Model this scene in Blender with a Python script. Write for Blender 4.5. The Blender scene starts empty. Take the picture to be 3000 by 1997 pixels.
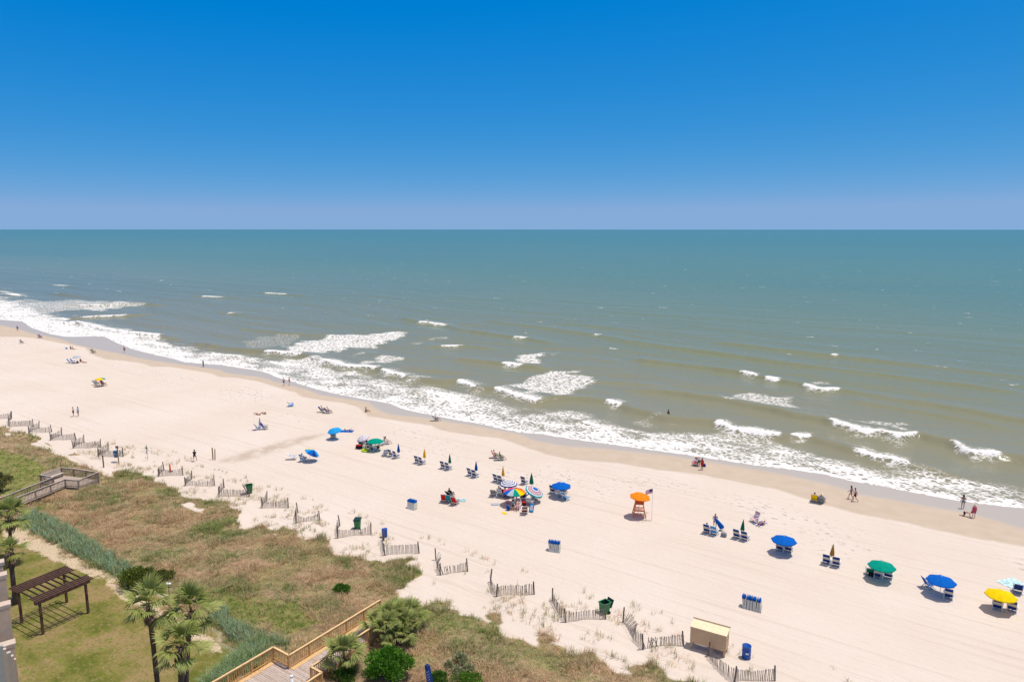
import bpy, bmesh, math, random
import numpy as np
from mathutils import Vector, Matrix, Euler

random.seed(7)
RNG = np.random.default_rng(11)
SC = bpy.context.scene
COL = SC.collection

# ------------------------------------------------------------------ camera
CAM_H = 33.0
FOC = 2015.0                      # focal length in pixels of the 3000 px wide photograph
PITCH = math.atan(327.0 / FOC)
cam_d = bpy.data.cameras.new('camera')
cam_d.sensor_width = 36.0
cam_d.lens = 36.0 * FOC / 3000.0
cam_d.clip_start = 0.5
cam_d.clip_end = 200000.0
cam = bpy.data.objects.new('camera', cam_d)
cam.location = (0, 0, CAM_H)
cam.rotation_euler = (math.pi / 2 - PITCH, 0, 0)
COL.objects.link(cam)
SC.camera = cam

# ------------------------------------------------------------------ sky and sun
SUN_EL = math.radians(74.0)
SUN_AZ = math.radians(78.0)       # from +Y towards +X
world = bpy.data.worlds.new('World')
SC.world = world
world.use_nodes = True
wn, wl = world.node_tree.nodes, world.node_tree.links
wn.clear()
w_out = wn.new('ShaderNodeOutputWorld')
w_bg = wn.new('ShaderNodeBackground')
w_sky = wn.new('ShaderNodeTexSky')
w_sky.sky_type = 'NISHITA'
w_sky.sun_disc = False
w_sky.sun_elevation = SUN_EL
w_sky.sun_rotation = SUN_AZ
w_sky.altitude = 0.0
w_sky.air_density = 0.7
w_sky.dust_density = 0.0
w_sky.ozone_density = 3.0
w_bg.inputs['Strength'].default_value = 0.10
# a deeper, more saturated rendition of the same sky (as a polarised photograph shows it)
w_sep = wn.new('ShaderNodeSeparateColor')
w_com = wn.new('ShaderNodeCombineColor')
wl.new(w_sky.outputs[0], w_sep.inputs[0])
SKY_GRADE = ((5.67, 0.27, 1.6, 0.262), (6.99, 0.405, 0.58, 0.415), (7.05, 0.69, 0.14, 0.70))   # reference, value there, power, ceiling
for ch, (ref, val, pw, top) in enumerate(SKY_GRADE):
    m1 = wn.new('ShaderNodeMath'); m1.operation = 'DIVIDE'; m1.inputs[1].default_value = ref
    m2 = wn.new('ShaderNodeMath'); m2.operation = 'POWER'; m2.inputs[1].default_value = pw
    m3 = wn.new('ShaderNodeMath'); m3.operation = 'MULTIPLY'; m3.inputs[1].default_value = val * 10
    m4 = wn.new('ShaderNodeMath'); m4.operation = 'MINIMUM'; m4.inputs[1].default_value = top * 10
    wl.new(w_sep.outputs[ch], m1.inputs[0]); wl.new(m1.outputs[0], m2.inputs[0])
    m5 = wn.new('ShaderNodeMath'); m5.operation = 'SUBTRACT'; m5.inputs[1].default_value = (0.26, 0.0, 0.0)[ch]
    m6 = wn.new('ShaderNodeMath'); m6.operation = 'MAXIMUM'; m6.inputs[1].default_value = 0.0
    wl.new(m2.outputs[0], m3.inputs[0]); wl.new(m3.outputs[0], m4.inputs[0]); wl.new(m4.outputs[0], m5.inputs[0])
    wl.new(m5.outputs[0], m6.inputs[0]); wl.new(m6.outputs[0], w_com.inputs[ch])
# sky above the frame blended to an added warm white zenith, for neutral shadows
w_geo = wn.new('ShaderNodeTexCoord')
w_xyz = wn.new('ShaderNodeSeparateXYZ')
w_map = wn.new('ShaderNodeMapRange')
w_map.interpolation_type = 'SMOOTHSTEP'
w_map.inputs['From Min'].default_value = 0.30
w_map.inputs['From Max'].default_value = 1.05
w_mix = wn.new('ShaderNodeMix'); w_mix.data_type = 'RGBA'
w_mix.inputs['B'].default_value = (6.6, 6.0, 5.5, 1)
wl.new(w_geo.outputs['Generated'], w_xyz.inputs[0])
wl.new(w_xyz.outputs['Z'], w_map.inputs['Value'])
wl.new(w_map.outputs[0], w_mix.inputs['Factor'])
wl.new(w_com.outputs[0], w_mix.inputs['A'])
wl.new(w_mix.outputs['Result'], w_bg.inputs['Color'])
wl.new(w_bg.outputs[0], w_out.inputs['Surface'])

sun_d = bpy.data.lights.new('sun', 'SUN')
sun_d.energy = 4.3
sun_d.angle = math.radians(0.53)
sun_d.color = (1.0, 0.955, 0.89)
sun = bpy.data.objects.new('sun', sun_d)
SUN_DIR = Vector((math.cos(SUN_EL) * math.sin(SUN_AZ), math.cos(SUN_EL) * math.cos(SUN_AZ), math.sin(SUN_EL)))
sun.rotation_euler = SUN_DIR.to_track_quat('Z', 'Y').to_euler()
sun.location = (30, 30, 120)
COL.objects.link(sun)

SC.view_settings.view_transform = 'Standard'
SC.view_settings.look = 'None'
SC.view_settings.exposure = 0.0
SC.view_settings.gamma = 1.0
SC.view_settings.use_curve_mapping = False
SC.render.engine = 'CYCLES'
SC.cycles.max_bounces = 5
SC.cycles.transparent_max_bounces = 8

# ------------------------------------------------------------------ place: pixel of the photograph -> point on the ground
PHI = math.atan2(-170.0, 248.0)            # direction of the shore line
AX, AY = math.cos(PHI), math.sin(PHI)      # along the shore
NX, NY = -math.sin(PHI), math.cos(PHI)     # towards the sea
SEA_Z = -0.25


def ray(px, py, z):
    u = (px - 1500.0) / FOC
    v = (998.5 - py) / FOC
    dy = math.cos(PITCH) + v * math.sin(PITCH)
    dz = -math.sin(PITCH) + v * math.cos(PITCH)
    t = (z - CAM_H) / dz
    return u * t, dy * t


def to_an(x, y):
    return x * AX + y * AY, x * NX + y * NY


def to_xy(a, n):
    return a * AX + n * NX, a * AY + n * NY


def line_an(pts, z):
    q = np.array([to_an(*ray(px, py, z)) for px, py in pts])
    return q[np.argsort(q[:, 0])]


WATER = [(0, 936), (70, 940), (95, 960), (150, 978), (190, 986), (262, 985), (308, 985), (344, 1004), (386, 1021), (424, 1031), (465, 1041),
         (509, 1050), (541, 1060), (611, 1066), (647, 1068), (705, 1077), (758, 1085), (790, 1093), (811, 1104), (864, 1119), (928, 1139),
         (999, 1156), (1060, 1167), (1145, 1181), (1179, 1196), (1223, 1207), (1300, 1222), (1414, 1242), (1517, 1265), (1582, 1270),
         (1658, 1282), (1735, 1293), (1811, 1303), (1888, 1314), (1964, 1324), (2085, 1342), (2212, 1361), (2352, 1378), (2424, 1390),
         (2509, 1410), (2594, 1424), (2722, 1450), (2849, 1471), (3000, 1488), (3200, 1515)]
WET = [(0, 953), (49, 962), (89, 976), (132, 984), (176, 994), (216, 1009), (265, 1021), (340, 1034), (397, 1047), (450, 1057), (514, 1065),
       (569, 1074), (641, 1083), (662, 1093), (768, 1106), (811, 1121), (853, 1130), (900, 1142), (938, 1157), (1077, 1178), (1111, 1203),
       (1145, 1215), (1247, 1224), (1292, 1232), (1383, 1246), (1525, 1272), (1563, 1290), (1658, 1307), (1773, 1314), (1964, 1334),
       (2100, 1356), (2297, 1390), (2424, 1418), (2509, 1446), (2700, 1480), (2849, 1505), (3000, 1552), (3200, 1590)]
DAMP = [(0, 987), (76, 986), (127, 994), (170, 1003), (248, 1017), (275, 1040), (310, 1052), (361, 1056), (418, 1064), (446, 1073), (500, 1074),
        (577, 1086), (624, 1094), (640, 1103), (694, 1106), (758, 1117), (821, 1136), (870, 1150), (884, 1161), (950, 1173), (1009, 1180),
        (1053, 1193), (1077, 1218), (1145, 1228), (1264, 1246), (1290, 1259), (1360, 1271), (1467, 1283), (1513, 1299), (1555, 1314),
        (1601, 1330), (1670, 1345), (1811, 1355), (1926, 1375), (2021, 1384), (2170, 1412), (2272, 1431), (2395, 1471), (2509, 1503),
        (2637, 1526), (2764, 1556), (2891, 1581), (3000, 1598), (3200, 1640)]
FOAM = [(-100, 840), (0, 850), (200, 935), (460, 985), (560, 1020), (700, 1045), (900, 1058), (1000, 1085), (1190, 1108), (1300, 1130),
        (1400, 1165), (1550, 1200), (1700, 1213), (1780, 1230), (1900, 1262), (2010, 1256), (2200, 1277), (2350, 1312), (2600, 1368),
        (2850, 1392), (3000, 1435), (3200, 1470)]
_L = {k: line_an(v, z) for k, v, z in (('water', WATER, SEA_Z), ('wet', WET, -0.18), ('damp', DAMP, 0.0), ('foam', FOAM, SEA_Z))}


def shore(kind, a):
    q = _L[kind]
    return np.interp(a, q[:, 0], q[:, 1])


# value noise for terrain and foam
_LAT = RNG.random((256, 256))


def vnoise(x, y):
    xi, yi = np.floor(x).astype(int), np.floor(y).astype(int)
    fx, fy = x - xi, y - yi
    fx, fy = fx * fx * (3 - 2 * fx), fy * fy * (3 - 2 * fy)
    g = lambda i, j: _LAT[(xi + i) & 255, (yi + j) & 255]
    return (g(0, 0) * (1 - fx) + g(1, 0) * fx) * (1 - fy) + (g(0, 1) * (1 - fx) + g(1, 1) * fx) * fy


def fbm(x, y, o=4):
    s, amp, tot = 0.0, 1.0, 0.0
    for i in range(o):
        s = s + amp * vnoise(x * 2 ** i + 17.3 * i, y * 2 ** i + 9.1 * i)
        tot += amp
        amp *= 0.5
    return s / tot


def sstep(e0, e1, x):
    t = np.clip((x - e0) / (e1 - e0), 0, 1)
    return t * t * (3 - 2 * t)


def terrain(a, n):
    a, n = np.asarray(a, float), np.asarray(n, float)
    nd, nw = shore('damp', a), shore('water', a)
    d = nd - n
    zin = np.clip(d, 0, 60) * 0.012
    zin = zin + sstep(52, 38, n) * 0.55
    dune = sstep(53, 45, n) * sstep(27, 33, n)
    zin = zin + dune * (fbm(a / 5.0, n / 4.0, 4) - 0.5) * 0.9
    zin = zin + sstep(53, 48, n) * sstep(38, 45, n) * (fbm(a / 1.6 + 40, n / 1.6, 2) - 0.5) * 0.22
    zin = zin + sstep(0, 15, d) * (fbm(a / 9.0 + 5, n / 7.0 + 3, 3) - 0.5) * 0.14
    f = np.clip((n - nd) / np.maximum(nw - nd, 0.5), 0, None)
    zout = np.where(n < nw, SEA_Z * f, SEA_Z - 0.03 * (n - nw))
    return np.where(n < nd, zin, zout)


def height(x, y):
    a, n = to_an(x, y)
    return float(terrain(a, n))


def at(px, py, dz=0.0):
    """point of the ground (raised by dz) that this pixel of the photograph shows"""
    z = dz
    for _ in range(12):
        x, y = ray(px, py, z)
        z = height(x, y) + dz
    return Vector((x, y, z))


def on(x, y, dz=0.0):
    return Vector((x, y, height(x, y) + dz))


def inside(poly, x, y):
    x, y = np.asarray(x), np.asarray(y)
    r = np.zeros(x.shape, bool)
    k = len(poly)
    for i in range(k):
        x0, y0 = poly[i]
        x1, y1 = poly[(i + 1) % k]
        if y0 == y1:
            continue
        c = ((y0 > y) != (y1 > y)) & (x < (x1 - x0) * (y - y0) / (y1 - y0) + x0)
        r ^= c
    return r


def px_poly(pts):
    return [tuple(at(px, py)[:2]) for px, py in pts]


# ------------------------------------------------------------------ materials
MATS = {}


def _new(name):
    m = bpy.data.materials.new(name)
    m.use_nodes = True
    nt = m.node_tree
    b = nt.nodes['Principled BSDF']
    return m, nt, b


def mat(name, col, rough=0.7, var=0.12, scale=6.0, spec=0.3, metal=0.0, bump=0.0, coords='Object', stretch=None, trans=0.0):
    """plain procedural material: colour broken up by noise, optional fine relief and cloth translucency"""
    if name in MATS:
        return MATS[name]
    m, nt, b = _new(name)
    tc = nt.nodes.new('ShaderNodeTexCoord')
    src = tc.outputs[coords]
    if stretch:
        mp = nt.nodes.new('ShaderNodeMapping')
        mp.inputs['Scale'].default_value = stretch
        nt.links.new(src, mp.inputs[0])
        src = mp.outputs[0]
    nz = nt.nodes.new('ShaderNodeTexNoise')
    nz.inputs['Scale'].default_value = scale
    nz.inputs['Detail'].default_value = 5
    nt.links.new(src, nz.inputs['Vector'])
    rp = nt.nodes.new('ShaderNodeValToRGB')
    lo = [max(0, c * (1 - var)) for c in col]
    hi = [min(1, c * (1 + var)) for c in col]
    rp.color_ramp.elements[0].position = 0.3
    rp.color_ramp.elements[1].position = 0.7
    rp.color_ramp.elements[0].color = (*lo, 1)
    rp.color_ramp.elements[1].color = (*hi, 1)
    nt.links.new(nz.outputs[0], rp.inputs[0])
    nt.links.new(rp.outputs[0], b.inputs['Base Color'])
    b.inputs['Roughness'].default_value = rough
    b.inputs['Specular IOR Level'].default_value = spec
    b.inputs['Metallic'].default_value = metal
    if bump:
        bp = nt.nodes.new('ShaderNodeBump')
        bp.inputs['Strength'].default_value = bump
        bp.inputs['Distance'].default_value = 0.03
        nt.links.new(nz.outputs[0], bp.inputs['Height'])
        nt.links.new(bp.outputs[0], b.inputs['Normal'])
    if trans:
        tr = nt.nodes.new('ShaderNodeBsdfTranslucent')
        nt.links.new(rp.outputs[0], tr.inputs['Color'])
        mx = nt.nodes.new('ShaderNodeMixShader')
        mx.inputs[0].default_value = trans
        nt.links.new(b.outputs[0], mx.inputs[1])
        nt.links.new(tr.outputs[0], mx.inputs[2])
        nt.links.new(mx.outputs[0], nt.nodes['Material Output'].inputs['Surface'])
    MATS[name] = m
    return m


def cloth(name, col, trans=0.25):
    return mat('cloth_' + name, col, rough=0.85, var=0.07, scale=3.0, spec=0.1, trans=trans)


C_BLUE = cloth('blue', (0.003, 0.120, 0.50))
C_MIDBLUE = cloth('mid_blue', (0.012, 0.080, 0.34))
C_PRINT = mat('cloth_print', (0.42, 0.60, 0.60), rough=0.9, var=0.55, scale=3.5, spec=0.1)
C_NAVY = cloth('navy', (0.012, 0.045, 0.24))
C_GREEN = cloth('green', (0.0, 0.30, 0.21))
C_DGREEN = cloth('dark_green', (0.005, 0.20, 0.115))
C_YELLOW = cloth('yellow', (0.86, 0.60, 0.004))
C_AMBER = cloth('amber', (0.92, 0.50, 0.01))
C_OCHRE = cloth('ochre', (0.58, 0.30, 0.06))
C_ORANGE = cloth('orange', (0.92, 0.26, 0.015))
C_RED = cloth('red', (0.66, 0.03, 0.03))
C_PINK = cloth('pink', (0.75, 0.10, 0.17))
C_PALEPINK = cloth('pale_pink', (0.75, 0.45, 0.48))
C_MAUVE = cloth('mauve', (0.42, 0.27, 0.32))
C_SKY = cloth('sky_blue', (0.02, 0.34, 0.72))
C_TEAL = cloth('teal', (0.02, 0.36, 0.40))
C_WHITE = cloth('white', (0.78, 0.77, 0.75))
C_CREAM = cloth('cream', (0.74, 0.68, 0.52))
C_LAV = cloth('lavender', (0.56, 0.48, 0.58))
C_GREY = cloth('grey', (0.30, 0.31, 0.34))
C_PALEGREY = cloth('pale_grey', (0.45, 0.50, 0.57))
C_BLACK = cloth('black', (0.025, 0.025, 0.03))
C_LIME = cloth('lime', (0.55, 0.72, 0.05))
C_BROWN = cloth('brown', (0.12, 0.06, 0.035))
C_MAROON = cloth('maroon', (0.20, 0.012, 0.025))
C_LEAF = cloth('leaf_green', (0.06, 0.26, 0.07))
WHITE_FRAME = mat('white_painted_wood', (0.74, 0.73, 0.70), rough=0.5, var=0.06)
METAL = mat('grey_metal', (0.45, 0.46, 0.47), rough=0.35, var=0.08, metal=0.7)
POLE = mat('pole', (0.62, 0.60, 0.56), rough=0.4, var=0.1)
DARKPOLE = mat('dark_pole', (0.08, 0.08, 0.08), rough=0.5, var=0.1)
OLD_WOOD = mat('weathered_wood', (0.27, 0.205, 0.155), rough=0.9, var=0.28, scale=9, bump=0.3)
OLD_WOOD_PALE = mat('weathered_pale_wood', (0.46, 0.38, 0.32), rough=0.9, var=0.25, scale=7, bump=0.3)
FENCE_WOOD = mat('fence_lath', (0.255, 0.205, 0.17), rough=0.9, var=0.30, scale=5)
POST_WOOD = mat('post_wood', (0.150, 0.120, 0.100), rough=0.9, var=0.3, scale=8, bump=0.3)
TAN_POST = mat('tan_post', (0.34, 0.21, 0.10), rough=0.85, var=0.25, scale=8)
NEW_WOOD = mat('new_timber', (0.60, 0.34, 0.13), rough=0.75, var=0.16, scale=5, bump=0.2)
NEW_WOOD_TOP = mat('new_timber_rail', (0.66, 0.44, 0.22), rough=0.7, var=0.12, scale=5, bump=0.2)
BROWN_WOOD = mat('brown_stain', (0.115, 0.058, 0.042), rough=0.6, var=0.3, scale=6, bump=0.2)
SKIN = [mat('skin_%d' % i, c, rough=0.55, var=0.06, spec=0.3) for i, c in enumerate(
    [(0.60, 0.36, 0.26), (0.46, 0.23, 0.15), (0.30, 0.13, 0.075), (0.13, 0.058, 0.036), (0.68, 0.45, 0.35)])]
HAIR = [mat('hair_%d' % i, c, rough=0.6, var=0.2) for i, c in enumerate([(0.03, 0.018, 0.012), (0.10, 0.05, 0.025), (0.62, 0.48, 0.26), (0.42, 0.40, 0.38)])]

# ------------------------------------------------------------------ mesh building
class MB:
    def __init__(self):
        self.v, self.f = [], []

    def add(self, vs, fs):
        o = len(self.v)
        self.v += [tuple(p) for p in vs]
        self.f += [tuple(i + o for i in q) for q in fs]
        return self

    def box(self, c, s, rot=None):
        c = Vector(c)
        h = Vector(s) * 0.5
        vs = []
        for x in (-1, 1):
            for y in (-1, 1):
                for z in (-1, 1):
                    p = Vector((x * h.x, y * h.y, z * h.z))
                    if rot is not None:
                        p = rot @ p
                    vs.append(c + p)
        return self.add(vs, [(0, 1, 3, 2), (4, 6, 7, 5), (0, 4, 5, 1), (2, 3, 7, 6), (0, 2, 6, 4), (1, 5, 7, 3)])

    def beam(self, p0, p1, w, h, up=(0, 0, 1)):
        """a squared bar from p0 to p1, w wide and h high"""
        p0, p1 = Vector(p0), Vector(p1)
        d = (p1 - p0)
        L = d.length
        if L < 1e-6:
            return self
        d.normalize()
        u = Vector(up)
        s = d.cross(u)
        if s.length < 1e-4:
            s = d.cross(Vector((0, 1, 0)))
        s.normalize()
        u = s.cross(d)
        vs = []
        for p in (p0, p1):
            for i, j in ((-1, -1), (1, -1), (1, 1), (-1, 1)):
                vs.append(p + s * (i * w / 2) + u * (j * h / 2))
        return self.add(vs, [(0, 3, 2, 1), (4, 5, 6, 7), (0, 1, 5, 4), (1, 2, 6, 5), (2, 3, 7, 6), (3, 0, 4, 7)])

    def tube(self, p0, p1, r0, r1=None, k=8, caps=True):
        r1 = r0 if r1 is None else r1
        p0, p1 = Vector(p0), Vector(p1)
        q = (p1 - p0).to_track_quat('Z', 'Y')
        vs, fs = [], []
        for p, r in ((p0, r0), (p1, r1)):
            for i in range(k):
                t = 2 * math.pi * i / k
                vs.append(p + q @ Vector((r * math.cos(t), r * math.sin(t), 0)))
        for i in range(k):
            j = (i + 1) % k
            fs.append((i, j, k + j, k + i))
        if caps:
            fs += [tuple(reversed(range(k))), tuple(range(k, 2 * k))]
        return self.add(vs, fs)

    def path(self, pts, r, k=6):
        pts = [Vector(p) for p in pts]
        rs = r if isinstance(r, (list, tuple)) else [r] * len(pts)
        vs, fs = [], []
        for i, p in enumerate(pts):
            d = (pts[min(i + 1, len(pts) - 1)] - pts[max(i - 1, 0)])
            q = d.to_track_quat('Z', 'Y')
            for m in range(k):
                t = 2 * math.pi * m / k
                vs.append(p + q @ Vector((rs[i] * math.cos(t), rs[i] * math.sin(t), 0)))
        for i in range(len(pts) - 1):
            for m in range(k):
                n_ = (m + 1) % k
                fs.append((i * k + m, i * k + n_, (i + 1) * k + n_, (i + 1) * k + m))
        fs += [tuple(reversed(range(k))), tuple(range((len(pts) - 1) * k, len(pts) * k))]
        return self.add(vs, fs)

    def lathe(self, prof, k=16, c=(0, 0, 0), cap=True, sx=1.0, sy=1.0):
        c = Vector(c)
        vs, fs = [], []
        for r, z in prof:
            for i in range(k):
                t = 2 * math.pi * i / k
                vs.append(c + Vector((sx * r * math.cos(t), sy * r * math.sin(t), z)))
        for j in range(len(prof) - 1):
            for i in range(k):
                m = (i + 1) % k
                fs.append((j * k + i, j * k + m, (j + 1) * k + m, (j + 1) * k + i))
        if cap:
            fs += [tuple(reversed(range(k))), tuple(range((len(prof) - 1) * k, len(prof) * k))]
        return self.add(vs, fs)

    def ball(self, c, r, k=10, s=(1, 1, 1)):
        c = Vector(c)
        vs, fs = [], []
        R = k // 2
        for j in range(R + 1):
            p = math.pi * j / R - math.pi / 2
            for i in range(k):
                t = 2 * math.pi * i / k
                vs.append(c + Vector((s[0] * r * math.cos(p) * math.cos(t), s[1] * r * math.cos(p) * math.sin(t), s[2] * r * math.sin(p))))
        for j in range(R):
            for i in range(k):
                m = (i + 1) % k
                fs.append((j * k + i, j * k + m, (j + 1) * k + m, (j + 1) * k + i))
        return self.add(vs, fs)

    def slab(self, poly, z0, z1):
        """vertical prism over a plan polygon"""
        k = len(poly)
        vs = [(x, y, z0) for x, y in poly] + [(x, y, z1) for x, y in poly]
        fs = [tuple(reversed(range(k))), tuple(range(k, 2 * k))]
        for i in range(k):
            j = (i + 1) % k
            fs.append((i, j, k + j, k + i))
        return self.add(vs, fs)

    def mesh(self, name, m, smooth=False):
        me = bpy.data.meshes.new(name)
        me.from_pydata(self.v, [], self.f)
        me.materials.append(m)
        if smooth:
            me.polygons.foreach_set('use_smooth', [True] * len(me.polygons))
        me.update()
        return me

    def build(self, name, m, parent=None, smooth=False):
        return link(name, self.mesh(name, m, smooth), parent)


def link(name, data, parent=None, loc=None, rot=None):
    o = bpy.data.objects.new(name, data)
    COL.objects.link(o)
    if parent is not None:
        o.parent = parent
    if loc is not None:
        o.location = loc
    if rot is not None:
        o.rotation_euler = rot
    return o


def tag(o, label=None, cat=None, group=None, kind=None):
    if label:
        o['label'] = label
    if cat:
        o['category'] = cat
    if group:
        o['group'] = group
    if kind:
        o['kind'] = kind
    return o


def thing(name, label, cat, loc=(0, 0, 0), rz=0.0, group=None):
    o = bpy.data.objects.new(name, None)
    o.empty_display_size = 0.2
    COL.objects.link(o)
    o.location = loc
    o.rotation_euler = (0, 0, rz)
    return tag(o, label, cat, group)


def copy_tree(o, parent=None):
    c = o.copy()
    COL.objects.link(c)
    c.parent = parent
    for ch in KIDS.get(o.name, None) or list(o.children):
        copy_tree(ch, c)
    return c


KIDS = {}


def np_mesh(name, verts, faces, m, attrs=None, smooth=False):
    """fast mesh from arrays; faces is (k, 3) or (k, 4)"""
    me = bpy.data.meshes.new(name)
    verts = np.asarray(verts, np.float32)
    faces = np.asarray(faces, np.int32)
    k, w = faces.shape
    me.vertices.add(len(verts))
    me.vertices.foreach_set('co', verts.ravel())
    me.loops.add(k * w)
    me.loops.foreach_set('vertex_index', faces.ravel())
    me.polygons.add(k)
    me.polygons.foreach_set('loop_start', np.arange(0, k * w, w, dtype=np.int32))
    me.polygons.foreach_set('loop_total', np.full(k, w, np.int32))
    if smooth:
        me.polygons.foreach_set('use_smooth', np.ones(k, bool))
    me.materials.append(m)
    for nm, arr in (attrs or {}).items():
        arr = np.asarray(arr, np.float32)
        if arr.ndim == 1:
            at_ = me.attributes.new(nm, 'FLOAT', 'POINT')
            at_.data.foreach_set('value', arr)
        else:
            at_ = me.attributes.new(nm, 'FLOAT_COLOR', 'POINT')
            rgba = np.ones((len(arr), 4), np.float32)
            rgba[:, :3] = arr
            at_.data.foreach_set('color', rgba.ravel())
    me.update(calc_edges=True)
    me.validate()
    return me


def grid_faces(na, nn):
    i = np.arange(na * nn).reshape(nn, na)
    return np.stack([i[:-1, :-1], i[:-1, 1:], i[1:, 1:], i[1:, :-1]], -1).reshape(-1, 4)

# ------------------------------------------------------------------ shader helpers
class NT:
    def __init__(self, m):
        self.t = m.node_tree

    def node(self, typ, **kw):
        n = self.t.nodes.new(typ)
        for k, v in kw.items():
            if k.startswith('_'):
                setattr(n, k[1:], v)
        return n

    def lk(self, a, b):
        self.t.links.new(a, b)

    def put(self, sock, v):
        if hasattr(v, 'links') or hasattr(v, 'is_linked'):
            self.lk(v, sock)
        else:
            sock.default_value = v

    def m(self, op, a, b=0.0, c=0.0, clamp=False):
        n = self.t.nodes.new('ShaderNodeMath')
        n.operation = op
        n.use_clamp = clamp
        self.put(n.inputs[0], a)
        self.put(n.inputs[1], b)
        self.put(n.inputs[2], c)
        return n.outputs[0]

    def step(self, x, lo, hi, smooth=True):
        n = self.t.nodes.new('ShaderNodeMapRange')
        n.interpolation_type = 'SMOOTHSTEP' if smooth else 'LINEAR'
        n.clamp = True
        self.put(n.inputs['Value'], x)
        self.put(n.inputs['From Min'], lo)
        self.put(n.inputs['From Max'], hi)
        return n.outputs[0]

    def attr(self, name, out='Fac'):
        n = self.t.nodes.new('ShaderNodeAttribute')
        n.attribute_name = name
        return n.outputs[out]

    def obj(self, scale=None):
        n = self.t.nodes.new('ShaderNodeTexCoord')
        if scale is None:
            return n.outputs['Object']
        mp = self.t.nodes.new('ShaderNodeMapping')
        mp.inputs['Scale'].default_value = scale
        self.lk(n.outputs['Object'], mp.inputs[0])
        return mp.outputs[0]

    def noise(self, vec, scale, detail=4, rough=0.55, dist=0.0):
        n = self.t.nodes.new('ShaderNodeTexNoise')
        n.inputs['Scale'].default_value = scale
        n.inputs['Detail'].default_value = detail
        n.inputs['Roughness'].default_value = rough
        n.inputs['Distortion'].default_value = dist
        self.lk(vec, n.inputs['Vector'])
        return n.outputs[0]

    def mix(self, f, a, b):
        n = self.t.nodes.new('ShaderNodeMix')
        n.data_type = 'RGBA'
        self.put(n.inputs['Factor'], f)
        for s, v in (('A', a), ('B', b)):
            if isinstance(v, tuple):
                n.inputs[s].default_value = (*v, 1)
            else:
                self.lk(v, n.inputs[s])
        return n.outputs['Result']

    def ramp(self, x, stops):
        n = self.t.nodes.new('ShaderNodeValToRGB')
        cr = n.color_ramp
        while len(cr.elements) < len(stops):
            cr.elements.new(0.5)
        for e, (p, c) in zip(cr.elements, stops):
            e.position = p
            e.color = (*c, 1)
        self.lk(x, n.inputs[0])
        return n.outputs[0]


# ------------------------------------------------------------------ beach, dune and lawn: one sheet of ground
VEG_PX = [(-250, 1150), (0, 1243), (60, 1262), (110, 1285), (170, 1310), (230, 1340), (280, 1362), (300, 1375), (296, 1420), (306, 1430), (312, 1390),
          (345, 1378), (400, 1385), (455, 1400), (500, 1434), (560, 1454), (640, 1467), (690, 1492), (705, 1527), (745, 1537), (800, 1532), (850, 1547),
          (900, 1572), (960, 1570), (1010, 1617), (1060, 1632), (1150, 1627), (1245, 1645), (1248, 1682), (1190, 1707), (1175, 1747), (1165, 1780),
          (1250, 1770), (1290, 1750), (1350, 1757), (1400, 1769), (1440, 1752), (1475, 1794), (1455, 1862), (1520, 1866), (1600, 1866), (1680, 1889),
          (1760, 1909), (1830, 1939), (1900, 1949), (1960, 1979), (2040, 1989), (2120, 2024), (2200, 2400), (1300, 2500), (760, 1965), (700, 1885),
          (610, 1818), (520, 1772), (440, 1742), (350, 1692), (200, 1614), (45, 1532), (-60, 1472), (-300, 1352)]
LITTER_PX = [(10, 1530), (130, 1572), (250, 1640), (400, 1740), (520, 1800), (660, 1895), (700, 1930), (600, 1900), (520, 1850), (440, 1800), (385, 1762),
             (345, 1752), (330, 1720), (270, 1690), (150, 1640), (60, 1600), (0, 1590)]
STAIN_PX = [(628, 1352), (700, 1330), (800, 1298), (900, 1276), (965, 1268), (900, 1292), (820, 1318), (740, 1342), (680, 1354)]
TEAL_PX = [[(40, 1530), (95, 1495), (190, 1540), (300, 1612), (385, 1665), (440, 1705), (440, 1748), (350, 1693), (200, 1616)],
           [(600, 1790), (650, 1778), (690, 1828), (740, 1850), (850, 1882), (845, 1908), (800, 1885), (735, 1925), (690, 1885)]]
GREEN_PX = [[(560, 1760), (700, 1740), (880, 1762), (950, 1800), (880, 1850), (760, 1860), (680, 1830)],
            [(-60, 1310), (60, 1330), (130, 1365), (110, 1440), (-60, 1460)], [(90, 1470), (180, 1480), (140, 1510)]]
VEG, LITTER, STAIN = px_poly(VEG_PX), px_poly(LITTER_PX), px_poly(STAIN_PX)
TEAL = [px_poly(p) for p in TEAL_PX]
GREEN = [px_poly(p) for p in GREEN_PX]


def veg_here(a, n, x, y):
    """where dune plants grow: inside the mapped area, with a ragged edge and bare hollows towards the sea"""
    edge = (fbm(a / 2.2 + 5, n / 1.8, 3) - .42) * 3.6
    ok = inside(VEG, x + edge * .6, y + edge)
    hollow = fbm(a / 3.4 + 21, n / 2.6, 3)
    return ok & ~((hollow > .62) & (n > 41.5))


def geo(start, stop, step0, ratio):
    out, x, s = [], start, step0
    sg = 1 if stop > start else -1
    while (stop - x) * sg > 0:
        x += sg * s
        s *= ratio
        out.append(x)
    out[-1] = stop
    return out


def soften(v, na, nn, it=2):
    v = v.reshape(nn, na).astype(float)
    for _ in range(it):
        p = np.pad(v, 1, mode='edge')
        v = (p[1:-1, 1:-1] * 2 + p[:-2, 1:-1] + p[2:, 1:-1] + p[1:-1, :-2] + p[1:-1, 2:]) / 6
    return v.ravel()


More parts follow.
